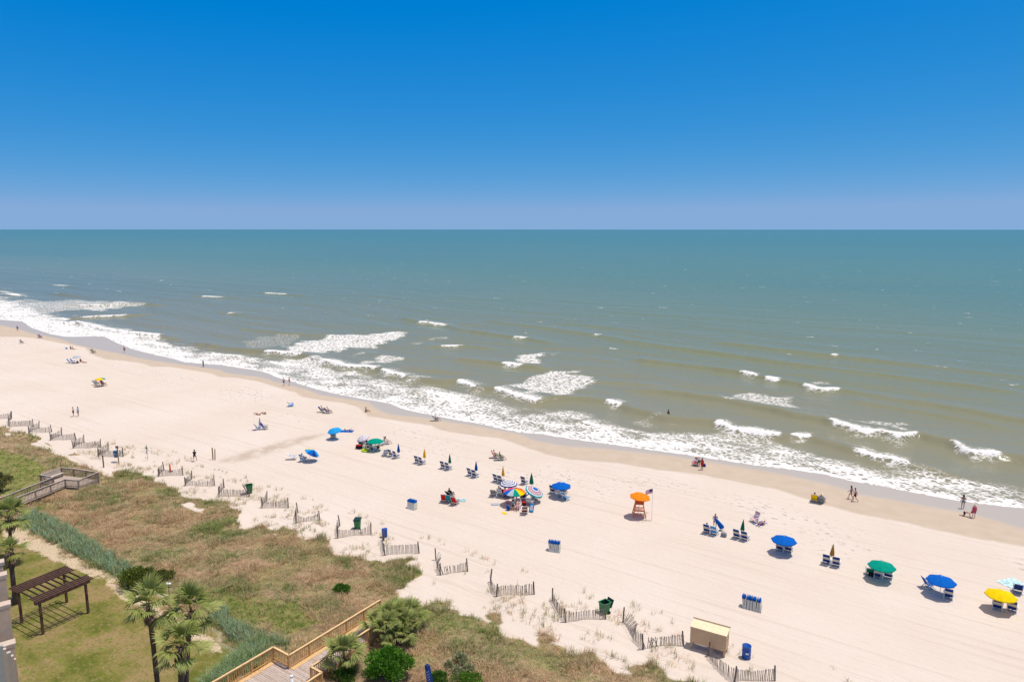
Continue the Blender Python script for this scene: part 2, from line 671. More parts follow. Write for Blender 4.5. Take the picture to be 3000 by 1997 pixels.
ga = np.array(list(reversed(geo(-190, -4000, 0.8, 1.09))) + list(np.arange(-190, -130, 0.8)) + list(np.arange(-130, 20, 0.45)) + [20.0] + geo(20, 3000, 0.8, 1.12))
gn = np.array(list(reversed(geo(14, -2500, 0.6, 1.12))) + list(np.arange(14, 104, 0.4)) + [104.0] + geo(104, 150, 2, 1.2))
A_, N_ = np.meshgrid(ga, gn)
A_, N_ = A_.ravel(), N_.ravel()
Z_ = terrain(A_, N_)
X_, Y_ = to_xy(A_, N_)
veg = soften(veg_here(A_, N_, X_, Y_), len(ga), len(gn), 1)
green = soften(np.any([inside(p_, X_, Y_) for p_ in GREEN + TEAL], axis=0), len(ga), len(gn), 4)
litter = soften(inside(LITTER, X_, Y_), len(ga), len(gn), 3)
stain = soften(inside(STAIN, X_, Y_), len(ga), len(gn), 5)
lawn = sstep(29.6, 28.4, N_) * (1 - veg)

m_beach, nt_, bs = _new('beach_ground')
q = NT(m_beach)
P = q.obj()
n_big = q.noise(q.obj((1, 1, 0)), 0.07, 3)
n_mid = q.noise(q.obj((1, 1, 0)), 0.5, 4)
n_fine = q.noise(q.obj((1, 1, 0)), 5.0, 5, 0.65)
n_streak = q.noise(q.obj((0.035, 1.6, 0)), 1.0, 4, 0.6)
n_groom = q.noise(q.obj((1.1, 2.6, 0)), 1.0, 3, 0.5)
n_dent = q.noise(q.obj((0.9, 1.7, 0)), 1.3, 2, 0.5)
a_damp, a_wet = q.attr('damp'), q.attr('wet')
edge_n = q.m('MULTIPLY_ADD', n_mid, 1.2, -0.6)
damp_m = q.step(q.m('ADD', a_damp, edge_n), -0.55, 0.35)
wet_m = q.step(q.m('ADD', a_wet, edge_n), -0.9, 0.7)
dry = q.ramp(n_big, [(0.3, (0.575, 0.478, 0.398)), (0.7, (0.608, 0.520, 0.445))])
dry = q.mix(q.m('MULTIPLY', q.step(n_streak, 0.52, 0.70), 0.55), dry, (0.50, 0.405, 0.325))
foot = q.m('MULTIPLY', q.step(a_damp, -17.0, -9.0), q.step(a_damp, -2.0, -5.5))
foot = q.m('MULTIPLY', foot, q.step(n_big, 0.40, 0.60))
dent = q.m('MULTIPLY', q.step(n_dent, 0.60, 0.74), foot)
dry = q.mix(q.m('MULTIPLY', dent, 0.45), dry, (0.36, 0.29, 0.23))
dry = q.mix(q.m('MULTIPLY', q.step(n_fine, 0.62, 0.85), 0.12), dry, (0.40, 0.32, 0.25))
dry = q.mix(q.m('MULTIPLY', q.attr('stain'), q.step(n_mid, 0.25, 0.6)), dry, (0.44, 0.35, 0.275))
col = q.mix(damp_m, dry, q.ramp(n_mid, [(0.3, (0.435, 0.345, 0.262)), (0.7, (0.480, 0.382, 0.295))]))
col = q.mix(wet_m, col, (0.405, 0.352, 0.295))
# ground under the dune plants, mown lawn, straw litter
vm = q.step(q.m('ADD', q.attr('veg'), q.m('MULTIPLY_ADD', n_mid, 0.7, -0.35)), 0.35, 0.65)
soil = q.ramp(n_mid, [(0.3, (0.20, 0.145, 0.080)), (0.7, (0.37, 0.265, 0.160))])
n_patch = q.noise(q.obj((1, 1, 0)), 0.16, 5, 0.6)
soil = q.mix(q.m('MULTIPLY', q.step(n_patch, 0.46, 0.62), 0.75), soil, q.ramp(n_mid, [(0.3, (0.13, 0.14, 0.045)), (0.7, (0.24, 0.23, 0.085))]))
soil = q.mix(q.m('MULTIPLY', q.step(q.m('ADD', q.attr('green'), q.m('MULTIPLY_ADD', n_mid, 1.2, -0.6)), 0.30, 0.66), 0.62), soil,
             q.ramp(q.noise(q.obj((1, 1, 0)), 1.4, 4), [(0.35, (0.085, 0.125, 0.015)), (0.65, (0.20, 0.22, 0.04))]))
col = q.mix(vm, col, soil)
lawn_c = q.ramp(q.noise(q.obj((1, 1, 0)), 0.28, 5, 0.6), [(0.36, (0.105, 0.115, 0.020)), (0.48, (0.180, 0.158, 0.042)), (0.60, (0.270, 0.190, 0.085))])
lawn_c = q.mix(q.m('MULTIPLY', q.step(q.noise(q.obj((1, 1, 0)), 1.1, 5, 0.65), 0.56, 0.68), 0.8), lawn_c, (0.11, 0.185, 0.012))
lawn_c = q.mix(q.step(q.noise(q.obj((1, 1, 0)), 2.6, 6, 0.75), 0.50, 0.66), lawn_c, (0.27, 0.20, 0.09))
lawn_c = q.mix(q.m('MULTIPLY', q.step(q.noise(q.obj((1, 1, 0)), 4.0, 5, 0.7), 0.52, 0.64), 0.7), lawn_c, (0.075, 0.095, 0.012))
col = q.mix(q.attr('lawn'), col, lawn_c)
lit_n = q.noise(q.obj((1.0, 1.0, 0)), 0.8, 7, 0.75)
lm = q.m('MULTIPLY', q.step(q.m('ADD', q.attr('litter'), q.m('MULTIPLY_ADD', lit_n, 2.4, -1.35)), 0.35, 0.62), 0.92)
col = q.mix(lm, col, q.ramp(q.noise(q.obj((1, 1, 0)), 7.0, 4), [(0.32, (0.30, 0.21, 0.11)), (0.5, (0.55, 0.43, 0.30))]))
q.lk(col, bs.inputs['Base Color'])
rg = q.m('MULTIPLY_ADD', wet_m, -0.55, 0.92)
q.lk(rg, bs.inputs['Roughness'])
q.lk(q.m('MULTIPLY_ADD', wet_m, 0.22, 0.05), bs.inputs['Specular IOR Level'])
h = q.m('MULTIPLY', n_streak, 0.9)
h = q.m('ADD', h, q.m('MULTIPLY', n_groom, 0.55))
h = q.m('ADD', h, q.m('MULTIPLY', n_fine, 0.22))
h = q.m('SUBTRACT', h, q.m('MULTIPLY', dent, 1.2))
h = q.m('MULTIPLY', h, q.m('SUBTRACT', 1.0, q.m('MAXIMUM', damp_m, wet_m)))
bp = q.node('ShaderNodeBump')
bp.inputs['Strength'].default_value = 0.75
bp.inputs['Distance'].default_value = 0.24
q.lk(h, bp.inputs['Height'])
q.lk(bp.outputs[0], bs.inputs['Normal'])

beach = link('beach', np_mesh('beach', np.stack([A_, N_, Z_], 1), grid_faces(len(ga), len(gn)), m_beach,
                              dict(damp=N_ - shore('damp', A_), wet=N_ - shore('wet', A_), veg=veg, green=green, litter=litter, stain=stain, lawn=lawn), smooth=True))
beach.rotation_euler = (0, 0, PHI)
tag(beach, 'pale sand beach with damp edge, dune and patchy lawn', kind='structure')

# ------------------------------------------------------------------ sea: swell, breakers and foam
# crest lines (pixels) and the parts of them that are breaking
CRESTS = [
    (0.75, [(1343, 1112), (1399, 1135), (1448, 1136), (1525, 1160), (1567, 1171), (1612, 1164), (1700, 1166), (1777, 1171), (1850, 1197), (1958, 1224),
            (2050, 1229), (2091, 1233), (2170, 1259), (2297, 1273), (2378, 1280), (2440, 1296), (2492, 1314), (2573, 1340), (2679, 1363), (2800, 1390)],
     [(1343, 1399), (1448, 1612), (1777, 1826), (2091, 2297), (2314, 2380), (2492, 2680)]),
    (0.8, [(1850, 1135), (2000, 1152), (2130, 1172), (2250, 1195), (2340, 1215), (2420, 1231), (2509, 1257), (2637, 1277), (2696, 1275), (2777, 1293),
           (2849, 1325), (2942, 1336), (3000, 1342), (3150, 1370)], [(2420, 2697), (2777, 2942)]),
    (0.7, [(1850, 1050), (2000, 1067), (2100, 1080), (2165, 1087), (2225, 1102), (2293, 1113), (2348, 1125), (2395, 1139), (2471, 1140), (2600, 1165),
           (2750, 1187), (3000, 1230), (3200, 1260)], [(2165, 2226), (2240, 2292), (2348, 2472)]),
    (0.6, [(1180, 932), (1229, 942), (1311, 953), (1350, 965), (1460, 980), (1544, 992), (1620, 1005)], [(1227, 1312), (1505, 1545)]),
    (0.5, [(1430, 938), (1600, 960), (1740, 980), (1850, 1000), (2000, 1020), (2120, 1036), (2400, 1075), (2700, 1110), (3000, 1150)], [(1740, 1758)]),
    (0.45, [(2100, 1000), (2300, 1025), (2550, 1052), (2800, 1080), (3100, 1115)], [(2440, 2460)]),
    (0.8, [(560, 1002), (640, 1015), (700, 1023), (777, 1029), (884, 1039), (905, 1042), (945, 1053), (1009, 1070), (1115, 1080), (1150, 1092), (1193, 1105),
           (1240, 1112), (1300, 1116), (1343, 1113)], [(777, 886), (945, 1113), (1120, 1195)]),
    (0.7, [(150, 944), (191, 946), (225, 943), (286, 957), (340, 970), (460, 983), (520, 992)], [(180, 470)]),
    (0.8, [(5, 860), (70, 866), (170, 860), (230, 866)], [(17, 172)]),
    (0.6, [(205, 931), (221, 930), (300, 926), (382, 924), (440, 920)], [(221, 385)]),
    (0.7, [(190, 893), (227, 895), (303, 894), (400, 888), (470, 893)], [(227, 305)]),
    (0.5, [(1250, 1012), (1286, 1014), (1360, 1013), (1450, 1020)], [(1284, 1362)]),
    (0.65, [(1330, 1048), (1400, 1055), (1469, 1063), (1536, 1070), (1600, 1075)], [(1468, 1537)]),
    (0.45, [(560, 866), (590, 867), (653, 870), (700, 872)], [(590, 655)]),
    (0.4, [(760, 856), (777, 858), (840, 862), (900, 866)], [(777, 842)]),
    (0.4, [(640, 913), (678, 917), (720, 921)], [(670, 687)]),
    (0.4, [(150, 832), (168, 835), (187, 838), (230, 842)], [(168, 188)]),
    (0.4, [(700, 960), (850, 975), (1000, 985), (1100, 1000)], []),
    (0.4, [(1650, 1110), (1800, 1118), (1950, 1130)], []),
    (0.4, [(2480, 1170), (2700, 1205), (2950, 1250)], []),
    (0.35, [(1700, 1230), (1754, 1252), (1857, 1293), (1900, 1312)], [(1655, 1860)]),
    (0.35, [(1200, 1138), (1242, 1147), (1315, 1164), (1360, 1176)], [(1242, 1316)]),
    (0.4, [(580, 1032), (615, 1038), (717, 1046), (760, 1052)], [(615, 718)]),
]
# old foam left behind the breakers: (pixel polygon, density)
PATCHES = [
    ([(820, 1033), (860, 1005), (960, 985), (1060, 978), (1165, 970), (1180, 985), (1120, 1008), (1020, 1025), (950, 1035)], 0.60),
    ([(700, 1000), (800, 980), (900, 978), (860, 1005), (790, 1020), (720, 1015)], 0.34),
    ([(1000, 1042), (1060, 1030), (1060, 1040), (1020, 1048)], 0.5),
    ([(1060, 1066), (1100, 1045), (1180, 1042), (1175, 1058), (1120, 1074)], 0.52),
    ([(1195, 1008), (1290, 985), (1320, 985), (1270, 1000), (1220, 1012)], 0.40),
    ([(1490, 1050), (1560, 1035), (1640, 1024), (1600, 1045), (1580, 1062), (1520, 1066)], 0.6),
    ([(1490, 1128), (1540, 1108), (1600, 1090), (1690, 1088), (1735, 1112), (1720, 1140), (1650, 1160), (1580, 1158), (1530, 1142)], 0.56),
    ([(2125, 1168), (2190, 1150), (2270, 1148), (2320, 1170), (2310, 1192), (2230, 1188), (2160, 1178)], 0.50),
    ([(0, 902), (60, 882), (200, 878), (300, 880), (440, 890), (330, 905), (150, 912), (0, 925)], 0.46),
    ([(240, 906), (330, 885), (375, 880), (360, 895), (300, 912)], 0.55),
    ([(2480, 1236), (2600, 1225), (2680, 1245), (2640, 1262), (2560, 1252)], 0.50),
    ([(2370, 1128), (2410, 1118), (2450, 1128), (2420, 1136)], 0.45),
    ([(2420, 1262), (2560, 1280), (2700, 1290), (2600, 1300), (2480, 1286)], 0.36),
    ([(1960, 1270), (2080, 1256), (2200, 1275), (2300, 1285), (2250, 1310), (2100, 1300), (1990, 1290)], 0.44),
    ([(1380, 1150), (1440, 1165), (1500, 1200), (1440, 1205), (1380, 1180)], 0.40),
    ([(820, 1040), (900, 1046), (1000, 1085), (1100, 1090), (1000, 1105), (880, 1080), (800, 1060)], 0.55),
    ([(1180, 1118), (1260, 1125), (1330, 1160), (1290, 1175), (1220, 1150)], 0.50),
    ([(1850, 1230), (1920, 1220), (1960, 1235), (1900, 1250)], 0.36),
]
sa = np.array(list(reversed(geo(-330, -90000, 1.5, 1.12))) + list(np.arange(-330, 26, 0.5)) + [26.0] + geo(26, 90000, 0.8, 1.14))
sn = np.array([70, 80, 84] + list(np.arange(86, 165, 0.33)) + geo(165, 330, 0.4, 1.012) + geo(330, 60000, 4, 1.10))
SA, SN = np.meshgrid(sa, sn)
shp = SA.shape
SA, SN = SA.ravel(), SN.ravel()
nw = shore('water', SA)
nf = shore('foam', SA)
D = SN - nw
fade = sstep(2, 26, D)
far_fade = 1 - sstep(200, 330, SN)
z = np.zeros_like(SA)
# open swell
warp = (fbm(SA / 60, SN / 40, 3) - 0.5) * 26
for lam, amp, dr, ph in ((23, 0.16, 0.05, 0.3), (15, 0.10, -0.10, 2.0), (9, 0.06, 0.16, 4.1), (5.3, 0.035, -0.22, 1.0)):
    phs = (SN + dr * SA + warp) * 2 * math.pi / lam + ph
    s_ = np.sin(phs)
    z += amp * (s_ + 0.35 * np.cos(2 * phs)) * (0.3 + 1.1 * fbm(SA / 35 + lam, SN / 18, 2))
z += (fbm(SA / 2.2, SN / 1.1, 3) - 0.5) * 0.20
z *= fade * far_fade
foam = np.zeros_like(SA)
solid = np.zeros_like(SA)
for amp, pts, white in CRESTS:
    qx = line_an(pts, SEA_Z + amp * 0.5)
    pxa = np.array([to_an(*ray(px, py, SEA_Z + amp * 0.5))[0] for px, py in pts])
    nc = np.interp(SA, qx[:, 0], qx[:, 1]) + (fbm(SA / 3.0, SA * 0 + amp * 31, 3) - 0.5) * 1.6
    ends = sstep(qx[0, 0] - 4, qx[0, 0] + 4, SA) * sstep(qx[-1, 0] + 4, qx[-1, 0] - 4, SA)
    d = SN - nc
    near = ends * (np.abs(d) < 14)
    prof = np.where(d > 0, np.exp(-(d / 3.6) ** 2), np.exp(-(d / 1.5) ** 2)) - 0.25 * np.exp(-((d + 4.2) / 2.4) ** 2)
    var = 0.75 + 0.5 * fbm(SA / 7.0 + 3, SA * 0 + 7.7 + amp * 9, 2)
    depth_ok = sstep(1.0, 9.0, D)
    hgt = 1.05 * amp * var * prof * near * depth_ok
    z = np.maximum(z * (1 - 0.7 * near * np.exp(-(d / 5) ** 2)), 0 * z - 9) + hgt
    if white:
        ppx = np.array([p[0] for p in pts], float)
        for w0, w1 in white:
            a0, a1 = np.interp([w0, w1], ppx, pxa)
            wl_ = min(1.5, 0.25 * (a1 - a0))
            along = sstep(a0 - 0.4, a0 + wl_, SA) * sstep(a1 + 0.4, a1 - wl_, SA)
            rag = (fbm(SA / 1.3 + 50, SN / 1.3, 3) - 0.5)
            big = 0.55 + 0.9 * fbm(SA / 5.0 + amp, SA * 0 + 3.0, 2)
            wdt = amp * 1.15 * big
            roll = sstep(-wdt - 0.7, -wdt + 0.4, d + rag * 1.5) * sstep(0.7, -0.1, d + rag * 1.0)
            solid = np.maximum(solid, along * roll)
            tail = sstep(-0.6, 0.4, d) * sstep(6.5, 0.5, d + rag * 5)
            foam = np.maximum(foam, along * tail * 0.44)
            spill = sstep(-wdt - 3.4, -wdt, d + rag * 3) * sstep(0.5, -0.5, d)
            foam = np.maximum(foam, along * spill * 0.40)
            z += along * roll * (0.08 + 0.22 * (fbm(SA / 1.4 + 9, SN / 1.4, 3) - 0.3)) * amp * depth_ok
# swash
t = np.clip(D / np.maximum(nf - nw, 1.0), -1, 2)
sw = sstep(1.30, 0.70, t + (fbm(SA / 6, SN / 4, 3) - 0.5) * 0.9) * (D > -3)
patchy = fbm(SA / 4.5 + 90, SN / 2.2, 4)
far_left = sstep(-130, -200, SA)
foam = np.maximum(foam, sw * (0.25 + 0.56 * patchy - 0.13 * np.clip(t, 0, 1) + 0.14 * far_left))
lip = sstep(2.6, 0.2, D + (fbm(SA / 2.5 + 7, SN / 2.5, 2) - 0.5) * 1.6)
foam = np.maximum(foam, lip * 0.70)
band = sstep(0.30, 0.06, np.abs(vnoise(SA / 22 + 3, SA * 0 + 2) * 0.5 + 0.2 - t)) * sstep(0.45, 0.62, fbm(SA / 14, SN / 10, 2))
foam = np.maximum(foam, band * 0.66 * (t > 0) * (t < 1))
XW, YW = to_xy(SA, SN)
for pts, dens in PATCHES:
    pl = [ray(px, py, SEA_Z) for px, py in pts]
    xs, ys = [p_[0] for p_ in pl], [p_[1] for p_ in pl]
    sel = np.where((XW > min(xs) - 6) & (XW < max(xs) + 6) & (YW > min(ys) - 9) & (YW < max(ys) + 9))[0]
    msk = np.zeros(len(SA))
    wob = 3.0
    msk[sel] = inside(pl, XW[sel] + (vnoise(SA[sel] / 3, SN[sel] / 3) - 0.5) * wob * 2, YW[sel] + (vnoise(SA[sel] / 3 + 40, SN[sel] / 3) - 0.5) * wob * 2)
    msk = soften(msk, len(sa), len(sn), 5)
    foam = np.maximum(foam, msk * dens * 0.88)
foam = np.maximum(foam, solid * (0.66 + 0.62 * fbm(SA / 1.5 + 33, SN / 0.9, 3)))
z += 0.03 * sstep(3.0, 0.0, np.abs(D - 0.6)) * (D > 0)

m_sea, nt_, bs = _new('sea_water')
q = NT(m_sea)
d_at = q.attr('offshore')
pn = q.noise(q.obj((0.35, 1, 0)), 0.022, 4, 0.55)
pn2 = q.noise(q.obj((0.5, 1, 0)), 0.004, 3, 0.5)
dd = q.m('ADD', d_at, q.m('MULTIPLY_ADD', pn, 90.0, -45.0))
dl = q.m('DIVIDE', q.m('LOGARITHM', q.m('MAXIMUM', q.m('ADD', dd, 12.0), 1.0), 10.0), 4.5)
wcol = q.ramp(dl, [(0.20, (0.225, 0.200, 0.130)), (0.36, (0.205, 0.196, 0.122)), (0.43, (0.182, 0.188, 0.112)), (0.50, (0.150, 0.182, 0.098)),
                   (0.57, (0.100, 0.165, 0.078)), (0.72, (0.062, 0.148, 0.080)), (1.0, (0.050, 0.132, 0.090))])
wcol = q.mix(q.m('MULTIPLY', q.step(pn2, 0.45, 0.7), 0.25), wcol, (0.045, 0.115, 0.115))
fo = q.attr('foam')
vo = q.node('ShaderNodeTexVoronoi', _feature='DISTANCE_TO_EDGE')
vo.inputs['Scale'].default_value = 1.05
wv = q.node('ShaderNodeVectorMath', _operation='ADD')
ncol = q.node('ShaderNodeTexNoise')
ncol.inputs['Scale'].default_value = 0.9
ncol.inputs['Detail'].default_value = 4
q.lk(q.obj((0.8, 1.25, 0)), ncol.inputs['Vector'])
sc_ = q.node('ShaderNodeVectorMath', _operation='SCALE')
sc_.inputs['Scale'].default_value = 2.2
q.lk(ncol.outputs['Color'], sc_.inputs[0])
q.lk(q.obj((0.8, 1.25, 0)), wv.inputs[0])
q.lk(sc_.outputs[0], wv.inputs[1])
q.lk(wv.outputs[0], vo.inputs['Vector'])
lace = q.m('MINIMUM', q.m('MULTIPLY', vo.outputs['Distance'], 3.0), 1.0)
fine = q.noise(q.obj((1, 1.6, 0)), 2.6, 5, 0.7)
thr = q.m('ADD', q.m('MULTIPLY', lace, 0.55), q.m('MULTIPLY', fine, 0.62))
fm = q.step(q.m('SUBTRACT', q.m('MULTIPLY', fo, 1.10), thr), -0.17, 0.20)
fm = q.m('MULTIPLY', fm, q.step(fo, 0.02, 0.16))
# scattered whitecaps on the open sea
cap = q.noise(q.obj((0.10, 0.24, 0)), 1.0, 3, 0.6)
cap_m = q.m('MULTIPLY', q.step(cap, 0.685, 0.735), q.step(d_at, 45.0, 90.0))
cap_m = q.m('MULTIPLY', cap_m, q.step(q.noise(q.obj((1, 2, 0)), 0.9, 3), 0.42, 0.60))
fm = q.m('MAXIMUM', fm, cap_m)
foam_c = q.ramp(fine, [(0.3, (0.64, 0.60, 0.56)), (0.6, (0.80, 0.765, 0.73))])
silt = q.m('MULTIPLY', q.m('MULTIPLY', fo, q.step(d_at, 60.0, 10.0)), 0.30)
wcol = q.mix(silt, wcol, (0.30, 0.27, 0.21))
q.lk(q.mix(fm, wcol, foam_c), bs.inputs['Base Color'])
q.lk(q.m('MULTIPLY_ADD', fm, 0.72, 0.20), bs.inputs['Roughness'])
bs.inputs['IOR'].default_value = 1.33
q.lk(q.m('MULTIPLY_ADD', fm, -0.15, 0.17), bs.inputs['Specular IOR Level'])
w1 = q.noise(q.obj((0.30, 0.85, 0)), 1.0, 4, 0.6)
w2 = q.noise(q.obj((0.05, 0.16, 0)), 1.0, 4, 0.55)
hh = q.m('ADD', q.m('MULTIPLY', w1, 0.30), q.m('MULTIPLY', q.m('MULTIPLY', w2, 1.6), q.step(d_at, 60.0, 200.0)))
hh = q.m('ADD', hh, q.m('MULTIPLY', q.m('MULTIPLY', fm, fine), 0.18))
bp = q.node('ShaderNodeBump')
bp.inputs['Strength'].default_value = 0.8
bp.inputs['Distance'].default_value = 0.55
q.lk(hh, bp.inputs['Height'])
q.lk(bp.outputs[0], bs.inputs['Normal'])

sea = link('sea', np_mesh('sea', np.stack([SA, SN, SEA_Z + z], 1), grid_faces(len(sa), len(sn)), m_sea, dict(offshore=D, foam=foam), smooth=True))
sea.rotation_euler = (0, 0, PHI)
tag(sea, 'grey green sea with breaking waves and white foam', kind='structure')

# ------------------------------------------------------------------ people
def J(**k):
    return {n: Vector(p) for n, p in k.items()}


def sym(d):
    out = {}
    for n, p in d.items():
        if n.startswith('*'):
            out['l_' + n[1:]] = Vector((-p[0], p[1], p[2]))
            out['r_' + n[1:]] = Vector(p)
        else:
            out[n] = Vector(p)
    return out


POSES = {
    'stand': sym({'pelvis': (0, 0, .95), 'waist': (0, .01, 1.10), 'chest': (0, .01, 1.28), 'neck': (0, -.01, 1.48), 'jaw': (0, .03, 1.57), 'head': (0, .015, 1.68),
                  '*sho': (.18, 0, 1.42), '*elb': (.25, -.03, 1.15), '*wri': (.25, .06, .92), '*han': (.25, .09, .83),
                  '*hip': (.10, 0, .92), '*kne': (.11, .02, .50), '*ank': (.11, -.02, .09), '*toe': (.13, .15, .035)}),
    'akimbo': sym({'pelvis': (0, 0, .95), 'waist': (0, .01, 1.10), 'chest': (0, .02, 1.28), 'neck': (0, 0, 1.48), 'jaw': (0, .04, 1.57), 'head': (0, .02, 1.68),
                   '*sho': (.18, 0, 1.42), '*elb': (.36, -.08, 1.20), '*wri': (.18, .10, 1.05), '*han': (.13, .14, 1.04),
                   '*hip': (.10, 0, .92), '*kne': (.13, .02, .50), '*ank': (.16, -.02, .09), '*toe': (.19, .15, .035)}),
    'walk': dict(pelvis=(0, 0, .93), waist=(0, .02, 1.08), chest=(0, .04, 1.26), neck=(0, .05, 1.46), jaw=(0, .09, 1.55), head=(0, .07, 1.66),
                 l_sho=(-.18, .02, 1.40), r_sho=(.18, .05, 1.40), l_elb=(-.23, .10, 1.14), r_elb=(.24, -.10, 1.14), l_wri=(-.20, .30, .98), r_wri=(.25, -.20, .90),
                 l_han=(-.18, .37, .93), r_han=(.25, -.22, .81), l_hip=(-.10, 0, .90), r_hip=(.10, 0, .90), l_kne=(-.10, -.05, .49), r_kne=(.10, .25, .52),
                 l_ank=(-.10, -.36, .15), r_ank=(.10, .30, .09), l_toe=(-.11, -.25, .04), r_toe=(.11, .47, .06)),
    'carry': dict(pelvis=(0, 0, .93), waist=(0, .03, 1.08), chest=(0, .07, 1.26), neck=(0, .10, 1.45), jaw=(0, .15, 1.53), head=(0, .13, 1.64),
                  l_sho=(-.18, .07, 1.40), r_sho=(.18, .07, 1.40), l_elb=(-.26, .10, 1.14), r_elb=(.26, .10, 1.14), l_wri=(-.16, .32, 1.06), r_wri=(.16, .32, 1.06),
                  l_han=(-.10, .38, 1.06), r_han=(.10, .38, 1.06), l_hip=(-.10, 0, .90), r_hip=(.10, 0, .90), l_kne=(-.12, .14, .50), r_kne=(.11, -.02, .49),
                  l_ank=(-.12, .10, .09), r_ank=(.11, -.25, .12), l_toe=(-.14, .27, .035), r_toe=(.12, -.10, .04)),
    'bend': sym({'pelvis': (0, -.10, .93), 'waist': (0, .02, 1.05), 'chest': (0, .20, 1.12), 'neck': (0, .36, 1.16), 'jaw': (0, .45, 1.13), 'head': (0, .50, 1.21),
                 '*sho': (.18, .30, 1.12), '*elb': (.22, .36, .86), '*wri': (.18, .42, .64), '*han': (.16, .45, .55),
                 '*hip': (.10, -.09, .90), '*kne': (.12, .00, .49), '*ank': (.13, -.06, .09), '*toe': (.15, .11, .035)}),
    'chair': sym({'pelvis': (0, 0, .44), 'waist': (0, -.09, .58), 'chest': (0, -.18, .74), 'neck': (0, -.25, .94), 'jaw': (0, -.23, 1.02), 'head': (0, -.26, 1.14),
                  '*sho': (.18, -.22, .87), '*elb': (.30, -.10, .64), '*wri': (.29, .12, .60), '*han': (.28, .20, .60),
                  '*hip': (.10, .02, .42), '*kne': (.14, .44, .50), '*ank': (.14, .62, .10), '*toe': (.15, .80, .05)}),
    'ground': sym({'pelvis': (0, 0, .13), 'waist': (0, -.03, .28), 'chest': (0, -.03, .46), 'neck': (0, -.01, .66), 'jaw': (0, .04, .74), 'head': (0, .02, .86),
                   '*sho': (.18, -.02, .60), '*elb': (.26, .10, .40), '*wri': (.18, .32, .36), '*han': (.14, .40, .34),
                   '*hip': (.10, .02, .12), '*kne': (.16, .42, .36), '*ank': (.14, .72, .09), '*toe': (.15, .88, .05)}),
    'ground_back': sym({'pelvis': (0, 0, .13), 'waist': (0, -.08, .26), 'chest': (0, -.16, .42), 'neck': (0, -.22, .60), 'jaw': (0, -.18, .68), 'head': (0, -.20, .80),
                        '*sho': (.18, -.20, .54), '*elb': (.26, -.36, .32), '*wri': (.28, -.42, .09), '*han': (.29, -.50, .05),
                        '*hip': (.10, .02, .12), '*kne': (.14, .46, .22), '*ank': (.14, .86, .09), '*toe': (.16, .96, .14)}),
    'supine': sym({'pelvis': (0, 0, .14), 'waist': (0, -.15, .15), 'chest': (0, -.33, .16), 'neck': (0, -.53, .15), 'jaw': (0, -.61, .18), 'head': (0, -.72, .17),
                   '*sho': (.18, -.47, .14), '*elb': (.30, -.24, .09), '*wri': (.28, -.02, .07), '*han': (.27, .07, .06),
                   '*hip': (.10, .03, .13), '*kne': (.13, .42, .34), '*ank': (.13, .70, .09), '*toe': (.14, .86, .07)}),
    'prone': sym({'pelvis': (0, 0, .14), 'waist': (0, .15, .15), 'chest': (0, .32, .18), 'neck': (0, .51, .24), 'jaw': (0, .60, .24), 'head': (0, .66, .32),
                  '*sho': (.18, .45, .20), '*elb': (.28, .56, .07), '*wri': (.14, .74, .07), '*han': (.07, .80, .07),
                  '*hip': (.10, -.04, .13), '*kne': (.12, -.46, .09), '*ank': (.12, -.86, .09), '*toe': (.12, -.98, .05)}),
    'crawl': sym({'pelvis': (0, -.22, .50), 'waist': (0, -.07, .54), 'chest': (0, .12, .55), 'neck': (0, .31, .58), 'jaw': (0, .40, .54), 'head': (0, .46, .61),
                  '*sho': (.17, .25, .53), '*elb': (.20, .30, .29), '*wri': (.20, .36, .08), '*han': (.20, .46, .04),
                  '*hip': (.10, -.22, .46), '*kne': (.13, -.20, .07), '*ank': (.13, -.60, .07), '*toe': (.13, -.72, .04)}),
}
BONES = [('pelvis', 'waist'), ('waist', 'chest'), ('chest', 'neck'), ('neck', 'jaw'), ('jaw', 'head')]
for s_ in 'lr':
    BONES += [('chest', s_ + '_sho'), (s_ + '_sho', s_ + '_elb'), (s_ + '_elb', s_ + '_wri'), (s_ + '_wri', s_ + '_han'),
              ('pelvis', s_ + '_hip'), (s_ + '_hip', s_ + '_kne'), (s_ + '_kne', s_ + '_ank'), (s_ + '_ank', s_ + '_toe')]
RAD = {'pelvis': .135, 'waist': .125, 'chest': .145, 'neck': .058, 'jaw': .078, 'head': .095, 'sho': .066, 'elb': .045, 'wri': .032, 'han': .038,
       'hip': .098, 'kne': .060, 'ank': .042, 'toe': .035}
TOP = {('waist', 'chest'), ('chest', 'neck'), ('chest', 'l_sho'), ('chest', 'r_sho')}
UARM = {('l_sho', 'l_elb'), ('r_sho', 'r_elb')}
HIPS = {('pelvis', 'waist'), ('pelvis', 'l_hip'), ('pelvis', 'r_hip')}
THIGH = {('l_hip', 'l_kne'), ('r_hip', 'r_kne')}
BODY_CACHE = {}


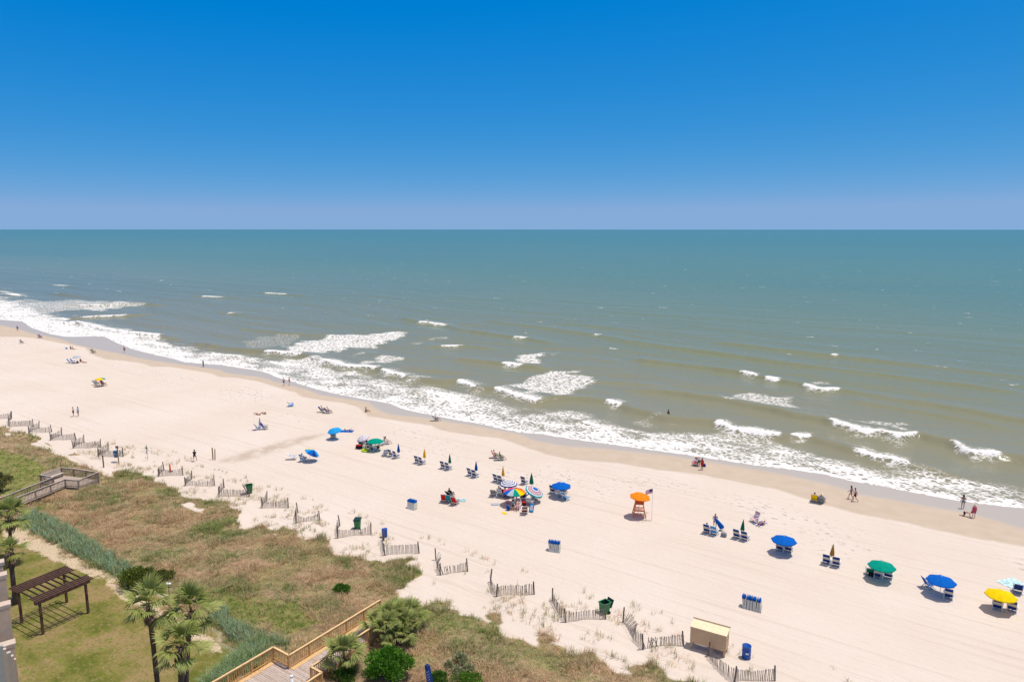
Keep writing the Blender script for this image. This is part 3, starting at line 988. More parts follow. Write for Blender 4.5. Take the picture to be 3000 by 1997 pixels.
def body_mesh(pose, fat=1.0):
    """one continuous skinned body; returns (vertices, faces, bone of each face, place along it)"""
    key = (pose, fat)
    if key in BODY_CACHE:
        return BODY_CACHE[key]
    jt = {k: Vector(v) for k, v in POSES[pose].items()}
    names = list(jt)
    pts = [jt[n] for n in names]
    edges = [(names.index(a), names.index(b)) for a, b in BONES]
    rad = []
    for n in names:
        r = RAD[n.split('_')[-1]]
        if n in ('pelvis', 'waist', 'chest', 'l_hip', 'r_hip'):
            r *= fat
        rad.append(r)
    up = (jt['head'] - jt['jaw']).normalized()
    fwd = (jt['l_toe'] - jt['l_ank'])
    fwd = (fwd - up * fwd.dot(up))
    fwd = fwd.normalized() if fwd.length > 1e-3 else Vector((0, 1, 0))
    extra = [('head', jt['jaw'] * .45 + jt['head'] * .55 + fwd * .105, .016)]        # nose
    for s in 'lr':
        w, hd = jt[s + '_wri'], jt[s + '_han']
        d = (hd - w).normalized()
        side = Vector((1 if s == 'l' else -1, 0, 0))
        for k, (off, ln, r) in enumerate(((-.030, .075, .011), (-.010, .085, .011), (.010, .080, .011), (.028, .062, .010))):
            extra.append((s + '_han', hd + d * ln + Vector((off, .012 * k, -.012)), r))
        extra.append((s + '_wri', hd + side * .055 + d * .01, .012))                  # thumb
    for par, p, r in extra:
        pts.append(p)
        rad.append(r)
        edges.append((names.index(par), len(pts) - 1))
    me = bpy.data.meshes.new('tmp_body')
    me.from_pydata(pts, edges, [])
    ob = bpy.data.objects.new('tmp_body', me)
    COL.objects.link(ob)
    md = ob.modifiers.new('s', 'SKIN')
    md.use_smooth_shade = True
    sk = me.skin_vertices[0].data
    for i, r in enumerate(rad):
        flat = 1.0
        sk[i].radius = (r, r)
    sk[names.index('pelvis')].use_root = True
    sb = ob.modifiers.new('d', 'SUBSURF')
    sb.levels = sb.render_levels = 1
    dg = bpy.context.evaluated_depsgraph_get()
    ev = ob.evaluated_get(dg).to_mesh()
    V = np.array([v.co[:] for v in ev.vertices])
    F = [tuple(p.vertices) for p in ev.polygons]
    ob.evaluated_get(dg).to_mesh_clear()
    bpy.data.objects.remove(ob)
    bpy.data.meshes.remove(me)
    cen = np.array([V[list(f)].mean(0) for f in F])
    best = np.full(len(F), 9.0)
    lab = np.zeros(len(F), int)
    tt = np.zeros(len(F))
    for i, (a, b) in enumerate(BONES):
        pa, pb = np.array(jt[a]), np.array(jt[b])
        ab = pb - pa
        t = np.clip(((cen - pa) @ ab) / (ab @ ab), 0, 1)
        ra, rb = RAD[a.split('_')[-1]], RAD[b.split('_')[-1]]
        d = np.linalg.norm(cen - (pa + t[:, None] * ab), axis=1) / (ra + (rb - ra) * t)
        sel = d < best
        best[sel], lab[sel], tt[sel] = d[sel], i, t[sel]
    nrm = np.zeros_like(V)
    for f in F:
        p = V[list(f)]
        nn = np.cross(p[1] - p[0], p[2] - p[0])
        nrm[list(f)] += nn / (np.linalg.norm(nn) + 1e-9)
    nrm /= np.linalg.norm(nrm, axis=1)[:, None] + 1e-9
    BODY_CACHE[key] = (V, F, lab, tt, nrm, jt, up, fwd)
    return BODY_CACHE[key]


def garment(pose, fat, test, off, name, m, parent, flare=0.0):
    V, F, lab, tt, nrm, jt, up, fwd = body_mesh(pose, fat)
    fs = [f for f, l, t in zip(F, lab, tt) if test(BONES[l], t)]
    if not fs:
        return
    used = sorted({i for f in fs for i in f})
    idx = {v: k for k, v in enumerate(used)}
    vs = [tuple(V[i] + nrm[i] * off) for i in used]
    me = bpy.data.meshes.new(name)
    me.from_pydata(vs, [], [tuple(idx[i] for i in f) for f in fs])
    me.materials.append(m)
    me.polygons.foreach_set('use_smooth', [True] * len(me.polygons))
    return link(name, me, parent)


WEAR = {
    'shorts': lambda b, t: b in HIPS and not (b[1] == 'waist' and t > .6) or (b in THIGH and t < .62),
    'briefs': lambda b, t: b in HIPS and not (b[1] == 'waist' and t > .35) or (b in THIGH and t < .08),
    'bikini_top': lambda b, t: b == ('waist', 'chest') and t > .62 or b == ('chest', 'neck') and t < .18,
    'swimsuit': lambda b, t: b in HIPS or b == ('waist', 'chest') or b in THIGH and t < .06 or b == ('chest', 'neck') and t < .3,
    'shirt': lambda b, t: b in TOP and not (b[1] == 'neck' and t > .72) or b in UARM and t < .65 or b[1] == 'waist' and t > .15,
    'tank_top': lambda b, t: b in TOP and not (b[1] == 'neck' and t > .6) or b[1] == 'waist' and t > .15,
    'dress': lambda b, t: b in TOP and not (b[1] == 'neck' and t > .6) or b in HIPS or b in THIGH and t < .45,
    'trousers': lambda b, t: b in HIPS or b in THIGH or b[0][2:] == 'kne' and t < .85,
}


def person(label, pose, loc, rz, wear, skin=0, hair=0, long_hair=False, hat=None, fat=1.0, size=1.0, group=None, tilt=0.0):
    V, F, lab, tt, nrm, jt, up, fwd = body_mesh(pose, fat)
    key = ('mesh', pose, fat, skin)
    if key not in BODY_CACHE:
        me = bpy.data.meshes.new('body')
        me.from_pydata([tuple(v) for v in V], [], F)
        me.materials.append(SKIN[skin])
        me.polygons.foreach_set('use_smooth', [True] * len(me.polygons))
        BODY_CACHE[key] = me
    o = link('person', BODY_CACHE[key], None, loc, (tilt, 0, rz))
    o.scale = (size, size, size)
    tag(o, label, 'person', group)
    for k, (w, m) in enumerate(wear):
        garment(pose, fat, WEAR[w], {'shirt': .022, 'tank_top': .020, 'dress': .024, 'shorts': .018, 'trousers': .016}.get(w, .010), w, m, o)
    hc = jt['jaw'] * .35 + jt['head'] * .65
    q_ = up.to_track_quat('Z', 'Y')
    mb = MB()
    prof = []
    k = 12
    rings = 6
    vs, fs = [], []
    for j in range(rings + 1):
        ph = math.pi / 2 * (1 - j / rings * (1.35 if not long_hair else 1.5))
        for i in range(k):
            t = 2 * math.pi * i / k
            loc_ = q_ @ Vector((.108 * math.cos(ph) * math.cos(t), .108 * math.cos(ph) * math.sin(t), .118 * math.sin(ph)))
            p = hc + up * .012 + loc_
            fr = loc_.dot(fwd)
            if fr > .02 and ph < .35:
                p = p - fwd * min(fr, .05) + up * .03
            if long_hair and fr < .02 and ph < .0:
                p = p - up * .10 * (rings and (j / rings)) - fwd * .03
            vs.append(p)
    for j in range(rings):
        for i in range(k):
            n_ = (i + 1) % k
            fs.append((j * k + i, (j + 1) * k + i, (j + 1) * k + n_, j * k + n_))
    mb.add(vs, fs)
    if long_hair:
        mb.path([hc - fwd * .07, hc - fwd * .11 - up * .14, hc - fwd * .12 - up * .30], [.085, .10, .05], 8)
    mb.build('hair', HAIR[hair], o, True)
    if hat is not None:
        hb = MB()
        c = hc + up * .055
        vs, fs = [], []
        ring = [(.20, -.012), (.115, .0), (.105, .085), (.05, .115), (.001, .118)]
        for r, zz in ring:
            for i in range(14):
                t = 2 * math.pi * i / 14
                vs.append(c + q_ @ Vector((r * math.cos(t), r * math.sin(t), zz)))
        for j in range(len(ring) - 1):
            for i in range(14):
                n_ = (i + 1) % 14
                fs.append((j * 14 + i, j * 14 + n_, (j + 1) * 14 + n_, (j + 1) * 14 + i))
        hb.add(vs, fs)
        hb.build('hat', hat, o, True)
    return o


SEAWARD = math.atan2(-NX, NY)             # rotation that turns +Y towards the sea


def face(deg):
    return SEAWARD + math.radians(deg)


# ------------------------------------------------------------------ beach furniture
def chair_parts(root, back, seat, band=None, frame=WHITE_FRAME, recline=38, label_back=None):
    """folding sling chair facing +Y, standing on z = 0"""
    a = math.radians(recline)
    hw = .29
    s0, s1 = Vector((0, .30, .36)), Vector((0, -.20, .24))             # seat front, seat rear
    top = s1 + Vector((0, -math.sin(a), math.cos(a))) * .84
    off = Vector((0, 0, .0))
    # fabric: seat and three bands of the back
    def strip(p, r, name, m, w=hw - .02, t=.018):
        mb = MB().beam(p, r, 2 * w, t, up=(0, 0.3, 1))
        return mb.build(name, m, root)
    strip(s0, s1 + (s0 - s1) * .02, 'seat', seat)
    b = strip(s1 + (top - s1) * .03, s1 + (top - s1) * .97, 'backrest', back)
    if band is not None:
        nrm = Vector((0, math.cos(a), math.sin(a)))
        for u0, u1 in ((.36, .66),):
            MB().beam(s1 + (top - s1) * u0, s1 + (top - s1) * u1, 2 * hw - .02, .034, up=(0, .3, 1)).build('stripe', band, b)
    for s in (-1, 1):
        x = Vector((s * hw, 0, 0))
        MB().beam(s1 + x + (s1 - top) * .30, top + x, .035, .045, up=(0, 1, 0)).build('back_rail', frame, root)
        MB().beam(s0 + x, s1 + x, .035, .045).build('seat_rail', frame, root)
        MB().beam(Vector((s * (hw + .03), .34, 0)), Vector((s * (hw + .03), -.24, .52)), .035, .045, up=(0, 1, 0)).build('leg', frame, root)
        MB().beam(Vector((s * (hw + .03), -.42, 0)), Vector((s * (hw + .03), .24, .50)), .035, .045, up=(0, 1, 0)).build('leg', frame, root)
        MB().beam(Vector((s * (hw + .04), -.28, .53)), Vector((s * (hw + .04), .30, .53)), .06, .025).build('armrest', frame, root)
    MB().beam(Vector((-hw - .04, .34, .03)), Vector((hw + .04, .34, .03)), .04, .035).build('stretcher', frame, root)
    MB().beam(Vector((-hw - .04, -.42, .03)), Vector((hw + .04, -.42, .03)), .04, .035).build('stretcher', frame, root)
    MB().beam(top + Vector((-hw - .02, 0, 0)), top + Vector((hw + .02, 0, 0)), .04, .04).build('head_rail', frame, root)


CHAIR_PROTO = {}


def chair(label, px, py, deg=0, kind='rental', group=None, dz=0.0):
    loc = at(px, py, dz)
    if kind not in CHAIR_PROTO:
        o = thing('beach_chair', label, 'beach chair')
        k = {'rental': (C_NAVY, C_NAVY, C_CREAM, WHITE_FRAME, 19), 'blue': (C_BLUE, C_BLUE, None, WHITE_FRAME, 30), 'red': (C_RED, C_RED, None, METAL, 26),
             'teal': (C_TEAL, C_TEAL, None, METAL, 26), 'pink': (C_PALEPINK, C_PALEPINK, C_WHITE, WHITE_FRAME, 20), 'grey': (C_GREY, C_GREY, None, METAL, 40),
             'green': (C_DGREEN, C_DGREEN, None, METAL, 40), 'stripe': (C_PALEGREY, C_PALEGREY, C_WHITE, WHITE_FRAME, 28), 'yellow': (C_YELLOW, C_YELLOW, None, METAL, 30),
             'white': (C_WHITE, C_WHITE, C_PALEGREY, WHITE_FRAME, 48), 'navy': (C_NAVY, C_NAVY, None, METAL, 36), 'wood': (C_MAROON, C_PALEPINK, C_CREAM, WHITE_FRAME, 30),
             'black': (C_BLACK, C_BLACK, None, METAL, 40), 'sky': (C_SKY, C_SKY, C_WHITE, WHITE_FRAME, 22), 'hot': (C_PINK, C_PINK, C_WHITE, METAL, 36)}[kind]
        chair_parts(o, k[0], k[1], k[2], k[3], k[4])
        CHAIR_PROTO[kind] = (o, list(o.children))
    else:
        src, kids = CHAIR_PROTO[kind]
        o = src.copy()
        COL.objects.link(o)
        for ch in kids:
            c = ch.copy()
            COL.objects.link(c)
            c.parent = o
            for g in ch.children:
                if g.parent == ch:
                    d = g.copy()
                    COL.objects.link(d)
                    d.parent = c
        if 'group' in o:
            del o['group']
    o.location = loc
    o.rotation_euler = (0, 0, face(deg))
    o.scale = (1.14, 1.14, 1.14)
    tag(o, label, 'beach chair', group)
    return o


def sitter(ch, label, wear, **kw):
    """a person in that chair"""
    lift = kw.pop('lift', 0.04)
    v = ch.location.copy()
    m = Matrix.Rotation(ch.rotation_euler.z, 3, 'Z')
    v += m @ Vector((0, .0, lift))
    return person(label, 'chair', v, ch.rotation_euler.z, wear, **kw)


def canopy(root, R, rise, mats, k=8, sag=.06, rings=4, bands=None, z0=0.0, name='canopy'):
    """domed canopy of k panels. mats: one material, or one per panel; bands: [(u0, u1, material)] rings from top (0) to rim (1)"""
    def pt(u, i, sub):
        t0, t1 = 2 * math.pi * i / k, 2 * math.pi * (i + 1) / k
        p0 = Vector((math.cos(t0), math.sin(t0), 0))
        p1 = Vector((math.cos(t1), math.sin(t1), 0))
        p = p0.lerp(p1, sub) * (R * u)
        zz = rise * (1 - u ** 1.7) - sag * u * (4 * sub * (1 - sub)) * .6
        return Vector((p.x, p.y, z0 + zz))
    segs = bands or [(0.0, 1.0, None)]
    hub = None
    out = []
    multi = isinstance(mats, (list, tuple))
    for (u0, u1, bm) in segs:
        groups = [[i] for i in range(k)] if multi else [list(range(k))]
        for g in groups:
            mb = MB()
            us = [u0 + (u1 - u0) * j / rings for j in range(rings + 1)]
            for i in g:
                for j in range(rings):
                    for s in range(2):
                        mb.add([pt(us[j], i, s / 2), pt(us[j + 1], i, s / 2), pt(us[j + 1], i, (s + 1) / 2), pt(us[j], i, (s + 1) / 2)], [(0, 1, 2, 3)])
            m = bm if bm is not None else (mats[g[0] % len(mats)] if multi else mats)
            out.append(mb.build('canopy_panel' if multi else ('canopy_band' if bands else name), m, root))
            if u1 == 1.0:                                                     # small hanging valance at the rim
                vb = MB()
                for i in g:
                    for s in range(2):
                        a_, b_ = pt(1, i, s / 2), pt(1, i, (s + 1) / 2)
                        vb.add([a_, b_, b_ * 1.005 - Vector((0, 0, .09)), a_ * 1.005 - Vector((0, 0, .09))], [(0, 1, 2, 3)])
                vb.build('valance', m, out[-1])
    return out


def umbrella(label, px, py, m, R=1.25, rim=1.45, rise=.42, k=8, tilt=(0, 0), bands=None, pole=POLE, canopy_px=None, group=None, turn=0.0):
    cp = at(px, py, rim + .17)                # (px, py) is where the middle of the canopy shows
    foot = on(cp.x, cp.y)
    o = thing('beach_umbrella', label, 'umbrella', foot, 0.3 + turn, group)
    o.rotation_euler = (math.radians(tilt[0]), math.radians(tilt[1]), 0.3 + turn)
    MB().tube((0, 0, -.15), (0, 0, rim + rise - .02), .022, .020, 8).build('pole', pole, o)
    canopy(o, R, rise, m, k, z0=rim, bands=bands)
    fin = MB().lathe([(.028, rim + rise - .02), (.045, rim + rise + .01), (.04, rim + rise + .05), (.008, rim + rise + .09)], 8).build('finial', WHITE_FRAME, o)
    for i in range(k):
        t = 2 * math.pi * i / k
        d = Vector((math.cos(t), math.sin(t), 0))
        MB().tube(Vector((0, 0, rim + rise - .06)), d * (R * .55) + Vector((0, 0, rim + rise * (1 - .55 ** 1.7) - .03)), .007, .006, 4).tube(
            d * (R * .55) + Vector((0, 0, rim + rise * (1 - .55 ** 1.7) - .03)), d * (R * .985) + Vector((0, 0, rim - .02)), .006, .005, 4).build('rib', METAL, o)
    return o


def folded(label, px, py, m, h=1.95, r=.19, tilt=(0, 0), group=None, low=.62):
    foot = at(px, py)
    o = thing('folded_umbrella', label, 'umbrella', foot, 0.4, group)
    o.rotation_euler = (math.radians(tilt[0]), math.radians(tilt[1]), 0.4)
    MB().tube((0, 0, -.15), (0, 0, h), .020, .018, 8).build('pole', POLE, o)
    k = 24
    vs, fs = [], []
    prof = [(.02, h - .02), (.05, h - .15), (.5 * r + .03, h - .55), (r, low + .25), (r * .98, low + .05), (r * .8, low)]
    for j, (rr, zz) in enumerate(prof):
        for i in range(k):
            t = 2 * math.pi * i / k
            w = 1 + (.22 if i % 3 == 0 else -.16 if i % 3 == 1 else 0.0) * (j / (len(prof) - 1))
            zz2 = zz + (.05 * math.sin(i * 2.1) if j >= len(prof) - 2 else 0)
            vs.append((rr * w * math.cos(t), rr * w * math.sin(t), zz2))
    for j in range(len(prof) - 1):
        for i in range(k):
            n_ = (i + 1) % k
            fs.append((j * k + i, (j + 1) * k + i, (j + 1) * k + n_, j * k + n_))
    MB().add(vs, fs).build('folded_canopy', m, o)
    MB().lathe([(.03, h - .03), (.04, h + .02), (.008, h + .07)], 8).build('finial', WHITE_FRAME, o)
    return o


def towel(label, px, py, deg, m, L=1.7, W=.85, stripe=None, group=None, name='towel'):
    """a cloth lying on the sand, with creased edges"""
    c = at(px, py)
    o_rot = face(deg)
    nx_, ny_ = 7, 13
    vs, fs = [], []
    cs, sn_ = math.cos(o_rot), math.sin(o_rot)
    for j in range(ny_):
        for i in range(nx_):
            x = (i / (nx_ - 1) - .5) * W + .03 * math.sin(j * 1.3)
            y = (j / (ny_ - 1) - .5) * L + .03 * math.sin(i * 1.7)
            gx, gy = c.x + cs * x - sn_ * y, c.y + sn_ * x + cs * y
            vs.append((x, y, height(gx, gy) - c.z + .015 + .018 * abs(math.sin(i * 1.1 + j * .7))))
    f1, f2 = [], []
    for j in range(ny_ - 1):
        for i in range(nx_ - 1):
            (f2 if (stripe and i % 2) else f1).append((j * nx_ + i, j * nx_ + i + 1, (j + 1) * nx_ + i + 1, (j + 1) * nx_ + i))
    mb = MB()
    mb.add(vs, f1)
    o = mb.build(name, m)
    o.location = c
    o.rotation_euler = (0, 0, o_rot)
    if stripe:
        MB().add(vs, f2).build('stripe', stripe, o)
    return tag(o, label, 'towel', group)


def bag(label, px, py, m, s=(.5, .3, .32), deg=0, cat='bag', name='beach_bag', lid=None, group=None):
    o = thing(name, label, cat, at(px, py), face(deg), group)
    k = 14
    def ring(e):
        out = []
        for i in range(k):
            t = 2 * math.pi * i / k
            cx, sx = math.cos(t), math.sin(t)
            out.append((math.copysign(abs(cx) ** .5, cx) * e, math.copysign(abs(sx) ** .5, sx) * e))
        return out
    vs, fs = [], []
    zs = [(0, .86), (.06, .97), (.5, 1.0), (.9, .94), (1.0, .80)]
    for zz, e in zs:
        for x, y in ring(e):
            vs.append((x * s[0] / 2, y * s[1] / 2, zz * s[2]))
    for j in range(len(zs) - 1):
        for i in range(k):
            n_ = (i + 1) % k
            fs.append((j * k + i, j * k + n_, (j + 1) * k + n_, (j + 1) * k + i))
    fs += [tuple(reversed(range(k))), tuple(range((len(zs) - 1) * k, len(zs) * k))]
    MB().add(vs, fs).build('body', m, o)
    if lid is not None:
        MB().box((0, 0, s[2] + .03), (s[0] * .96, s[1] * .96, .06)).build('lid', lid, o)
    hp = [Vector((math.cos(t) * s[0] * .3, 0, s[2] * .98 + math.sin(t) * .12)) for t in np.linspace(0, math.pi, 7)]
    MB().path(hp, .012, 6).build('handle', m if lid is None else lid, o)
    return o

# ------------------------------------------------------------------ people and things on the beach
G_ROW = 'rental chairs set out in pairs'
# --- the row of folded rental umbrellas, two chairs each
PAIRS = [
    ((1148, 1336), (1162, 1341), (1168, 1336), C_MIDBLUE, 'folded blue umbrella standing next to the striped deck chair', 'rental chair at the folded blue umbrella near the striped deck chair'),
    ((1225, 1355), (1238, 1359), (1244, 1352), C_AMBER, 'folded yellow umbrella standing between a folded blue and a folded green one', 'rental chair at the folded yellow umbrella between folded blue and green ones'),
    ((1301, 1371), (1315, 1375), (1318, 1368), C_DGREEN, 'folded green umbrella standing between a folded yellow and a folded blue one', 'rental chair at the folded green umbrella between folded yellow and blue ones'),
    ((1380, 1392), (1393, 1397), (1395, 1390), C_MIDBLUE, 'folded blue umbrella standing between a folded green and a folded yellow one', 'rental chair at the folded blue umbrella between folded green and yellow ones'),
    ((1456, 1410), (1469, 1414), (1474, 1406), C_AMBER, 'folded yellow umbrella beside the navy and white striped umbrella', 'rental chair at the folded yellow umbrella beside the striped umbrellas'),
    ((2160, 1575), (2183, 1581), (2173, 1569), C_DGREEN, 'folded dark green umbrella near the pink chair and sunbather', 'empty rental chair at the folded dark green umbrella near the pink chair'),
    ((2422, 1650), (2449, 1657), (2435, 1644), C_OCHRE, 'faded ochre folded umbrella between open blue and open green umbrellas', 'empty rental chair at the faded ochre folded umbrella'),
]
for i, (c1, c2, u, m, lu, lc) in enumerate(PAIRS):
    folded(lu, u[0], u[1], m, group='folded rental umbrellas', tilt=(0, 0) if i < 5 else (4, 5 - i))
    for j, c in enumerate((c1, c2)):
        chair(lc, c[0], c[1], random.uniform(-6, 6), group=lc + ' pair')
folded('folded green umbrella behind the blue topped striped umbrella', 1557, 1430, C_DGREEN, h=2.1, r=.25, group='folded rental umbrellas')
chair('rental chair half hidden behind the blue topped striped umbrella', 1537, 1417, 0)

# --- open rental umbrellas
umbrella('open green umbrella over the black wagon and lime float', 1099, 1289, C_GREEN)
umbrella('open blue umbrella beside the rainbow umbrella group', 1644, 1419, C_BLUE)
umbrella('open blue umbrella shading two seated people', 2297, 1577, C_BLUE)
umbrella('open green umbrella shading two chairs and a bag chair', 2584, 1652, C_GREEN, R=1.22)
umbrella('open blue umbrella with a reclined chair and an empty chair', 2758, 1695, C_BLUE, R=1.22)
umbrella('open yellow umbrella shading two red skinned sitters', 2933, 1737, C_YELLOW, R=1.22)
umbrella('bright sky blue umbrella tilted over a grey recliner', 984, 1256, C_SKY, tilt=(8, -10), R=1.1)
umbrella('lavender and white striped umbrella tilted beside the green umbrella', 1069, 1278, C_LAV, R=.95, tilt=(8, -12),
         bands=[(0, .3, C_LAV), (.3, .45, C_WHITE), (.45, .65, C_LAV), (.65, .78, C_WHITE), (.78, 1.0, C_LAV)])
umbrella('navy and white ring striped umbrella behind the rainbow umbrella', 1490, 1413, C_WHITE, R=1.12, rim=1.6,
         bands=[(0, .16, C_WHITE), (.16, .24, C_NAVY), (.24, .40, C_WHITE), (.40, .50, C_NAVY), (.50, .66, C_WHITE), (.66, .76, C_NAVY), (.76, .92, C_WHITE), (.92, 1.0, C_NAVY)])
RB = [C_RED, C_PINK, C_RED, C_BLUE, C_PALEGREY, C_GREEN, C_YELLOW, C_ORANGE, C_RED, C_PINK]
umbrella('big rainbow panelled umbrella over the crowded family group', 1507, 1436, [C_RED, C_MAROON, C_PINK, C_RED, C_PINK, C_BLUE, C_PALEGREY, C_GREEN, C_YELLOW, C_ORANGE],
         R=1.35, rim=1.65, k=10, turn=-.10)
umbrella('striped umbrella with blue top tilted beside the rainbow umbrella', 1551, 1429, C_MAUVE, R=1.2, rim=1.5, tilt=(16, 20),
         bands=[(0, .30, C_BLUE), (.30, .40, C_WHITE), (.40, .55, C_MAUVE), (.55, .68, C_PALEPINK), (.68, .80, C_MAUVE), (.80, .90, C_WHITE), (.90, 1.0, C_TEAL)])
umbrella('small pale grey umbrella over blue chairs far along the beach', 224, 1044, C_PALEGREY, R=.95, rim=1.5)
umbrella('small red, yellow and green umbrella far along the beach', 295, 1109, [C_ORANGE, C_ORANGE, C_YELLOW, C_YELLOW, C_GREEN, C_GREEN, C_YELLOW, C_ORANGE], R=1.05, rim=1.5, tilt=(0, 8), turn=2.4)
umbrella('blue and yellow umbrella blown over to one side', 898, 1318, [C_SKY, C_NAVY, C_BLUE, C_YELLOW, C_SKY, C_BLUE, C_NAVY, C_SKY], R=1.1, tilt=(6, 30), rim=1.5)
folded('folded pale grey umbrella between two blue chairs', 762, 1253, C_PALEGREY, h=1.8, r=.17, low=.35)
folded('small folded black umbrella beside the white loungers', 1126, 1305, C_BLACK, h=1.6, r=.07, low=.7)

# --- sky blue umbrella camp
c = chair('dark grey recliner in the shade of the sky blue umbrella', 977, 1281, 35, 'grey')
sitter(c, 'person sitting in shade under the sky blue umbrella', [('shirt', C_GREY), ('shorts', C_NAVY)], skin=2)
towel('large blue blanket behind the sky blue umbrella', 1016, 1263, -60, C_BLUE, 2.2, 1.3)
person('person in white lying on the large blue blanket', 'supine', at(1022, 1261, .03), face(-70), [('tank_top', C_WHITE), ('briefs', C_WHITE)], skin=4, hair=1)
# --- green umbrella camp
bag('black wagon with red lid at the green umbrella camp', 1052, 1314, C_BLACK, (.95, .6, .55), 20, 'wagon', 'beach_wagon', C_RED)
bag('cream cooler standing between wagon and lime float', 1066, 1315, C_CREAM, (.42, .35, .62), 10, 'cooler', 'cooler')
o = thing('swim_ring', 'lime green inflatable swim ring lying beside the cooler', 'float', at(1070, 1321), 0)
tv, tf = [], []
for i in range(24):
    for j in range(10):
        t, p = 2 * math.pi * i / 24, 2 * math.pi * j / 10
        tv.append(((.46 + .13 * math.cos(p)) * math.cos(t), (.46 + .13 * math.cos(p)) * math.sin(t), .13 + .13 * math.sin(p)))
        tf.append((i * 10 + j, ((i + 1) % 24) * 10 + j, ((i + 1) % 24) * 10 + (j + 1) % 10, i * 10 + (j + 1) % 10))
MB().add(tv, tf).build('ring', C_LIME, o, True)
MB().tube((.46, 0, .24), (.46, 0, .30), .02, .015, 6).build('valve', C_WHITE, o)
c = chair('dark green camp chair behind the black wagon', 1060, 1304, 20, 'green')
sitter(c, 'person in grey sitting in the green camp chair', [('shirt', C_GREY), ('shorts', C_TEAL)], skin=0, hair=3)
person('person in black standing by the cooler in red cap', 'bend', at(1074, 1312), face(60), [('shirt', C_BLACK), ('shorts', C_BLACK)], skin=1, hat=C_RED)
c = chair('rental chair under the open green umbrella next to wagon', 1083, 1316, 0)
sitter(c, 'person in pink cap seated under the open green umbrella', [('shirt', C_MAUVE), ('shorts', C_GREY)], skin=0, hat=C_PALEPINK)
chair('rental chair under the open green umbrella with striped towel', 1095, 1319, -8)
bag('brown bag in the shade of the open green umbrella', 1108, 1312, C_BROWN, (.5, .35, .3))
chair('white lounger beside the small folded black umbrella', 1118, 1304, -30, 'white')
c = chair('white lounger with pale sunbather behind the black folded umbrella', 1135, 1300, -45, 'white')
sitter(c, 'pale sunbather in pink lying back in a white lounger', [('swimsuit', C_PALEPINK)], skin=4, hair=1, long_hair=True)
chair('grey and white striped deck chair standing alone', 1128, 1334, 60, 'stripe')
# --- two chairs facing the sun
c = chair('red chair occupied beside the green chair', 1452, 1341, -55, 'red')
sitter(c, 'person in red sitting in the red chair', [('swimsuit', C_RED)], skin=1, hair=0)
c = chair('green chair occupied beside the red chair', 1469, 1347, -45, 'green')
sitter(c, 'person in green shirt sitting in the green chair', [('shirt', C_LEAF), ('shorts', C_LEAF)], skin=0, hair=0)
# --- rainbow family group
c = chair('grey sling chair of a bare backed sitter by the rainbow group', 1447, 1450, 25, 'grey')
person('bare backed person in red shorts leaning at the rainbow group', 'chair', at(1461, 1447), face(40), [('shorts', C_RED)], skin=0, hair=1)
G_FAM = 'family under the rainbow umbrella'
c = chair('grey striped chair in the rainbow group facing away', 1469, 1453, 5, 'stripe')
sitter(c, 'dark haired person in grey striped chair under rainbow umbrella', [('shirt', C_GREY)], skin=1, group=G_FAM)
c = chair('red camp chair deep in shade of the rainbow umbrella', 1482, 1453, 10, 'red')
sitter(c, 'person in red seated in red camp chair under rainbow umbrella', [('shirt', C_RED), ('shorts', C_MAROON)], skin=1, group=G_FAM)
c = chair('black chair deep in shade of the rainbow umbrella', 1494, 1456, -5, 'black')
sitter(c, 'person in dark clothes seated in black chair under rainbow umbrella', [('shirt', C_BROWN), ('shorts', C_BLACK)], skin=2, group=G_FAM)
person('person in yellow shirt standing in shade of rainbow umbrella', 'stand', at(1513, 1464), face(150), [('shirt', C_OCHRE), ('shorts', C_NAVY)], skin=0, hair=1, group=G_FAM, size=.92)
person('person in white shirt next to the rainbow umbrella pole', 'stand', at(1503, 1468), face(30), [('shirt', C_WHITE), ('trousers', C_NAVY)], skin=1, group=G_FAM, size=.9)
c = chair('navy chair between rainbow and blue topped umbrellas', 1533, 1461, 30, 'navy')
sitter(c, 'dark haired person in navy chair between two umbrellas', [('shirt', C_NAVY), ('shorts', C_NAVY)], skin=1, group=G_FAM)
person('person in blue crouching at the front of the rainbow group', 'ground', at(1488, 1494), face(-20), [('shirt', C_BLUE), ('shorts', C_NAVY)], skin=0, group=G_FAM)
person('child in teal top beside the person in blue', 'stand', at(1503, 1494), face(70), [('tank_top', C_TEAL), ('shorts', C_BLACK)], skin=0, size=.72, group=G_FAM)
c = chair('grey chair of dark clothed sitter under blue topped umbrella', 1565, 1461, -50, 'grey')
sitter(c, 'person in dark shirt and cap under blue topped umbrella', [('shirt', C_BROWN), ('shorts', C_GREY)], skin=2, hat=C_NAVY, group=G_FAM)
c = chair('pink and white deck chair at the front of rainbow group', 1515, 1492, 200, 'pink')
sitter(c, 'bare chested person in the pink and white deck chair', [('shorts', C_PALEPINK)], skin=0, group=G_FAM)
chair('tall striped deck chair beside the red cooler', 1553, 1478, 10, 'stripe')
bag('small red cooler in front of the rainbow group', 1535, 1479, C_MAROON, (.5, .35, .34), 0, 'cooler', 'cooler', C_RED)
bag('white bag lying in the shade of the rainbow umbrella', 1489, 1473, C_PALEPINK, (.7, .4, .25))
towel('blue and white striped cloth hung low behind the navy chair', 1536, 1446, 10, C_WHITE, 1.3, 1.2, C_NAVY)
o = thing('body_board', 'pale grey body board lying on sand by the rainbow group', 'board', at(1452, 1477), face(-45))
bv = [(-.28, -.5), (.28, -.5), (.30, -.1), (.27, .3), (.15, .52), (-.15, .52), (-.27, .3), (-.30, -.1)]
MB().slab(bv, .02, .07).build('deck', C_PALEGREY, o)
MB().slab([(x * 1.03, y * 1.03) for x, y in bv], .004, .045).build('rail', C_GREY, o)
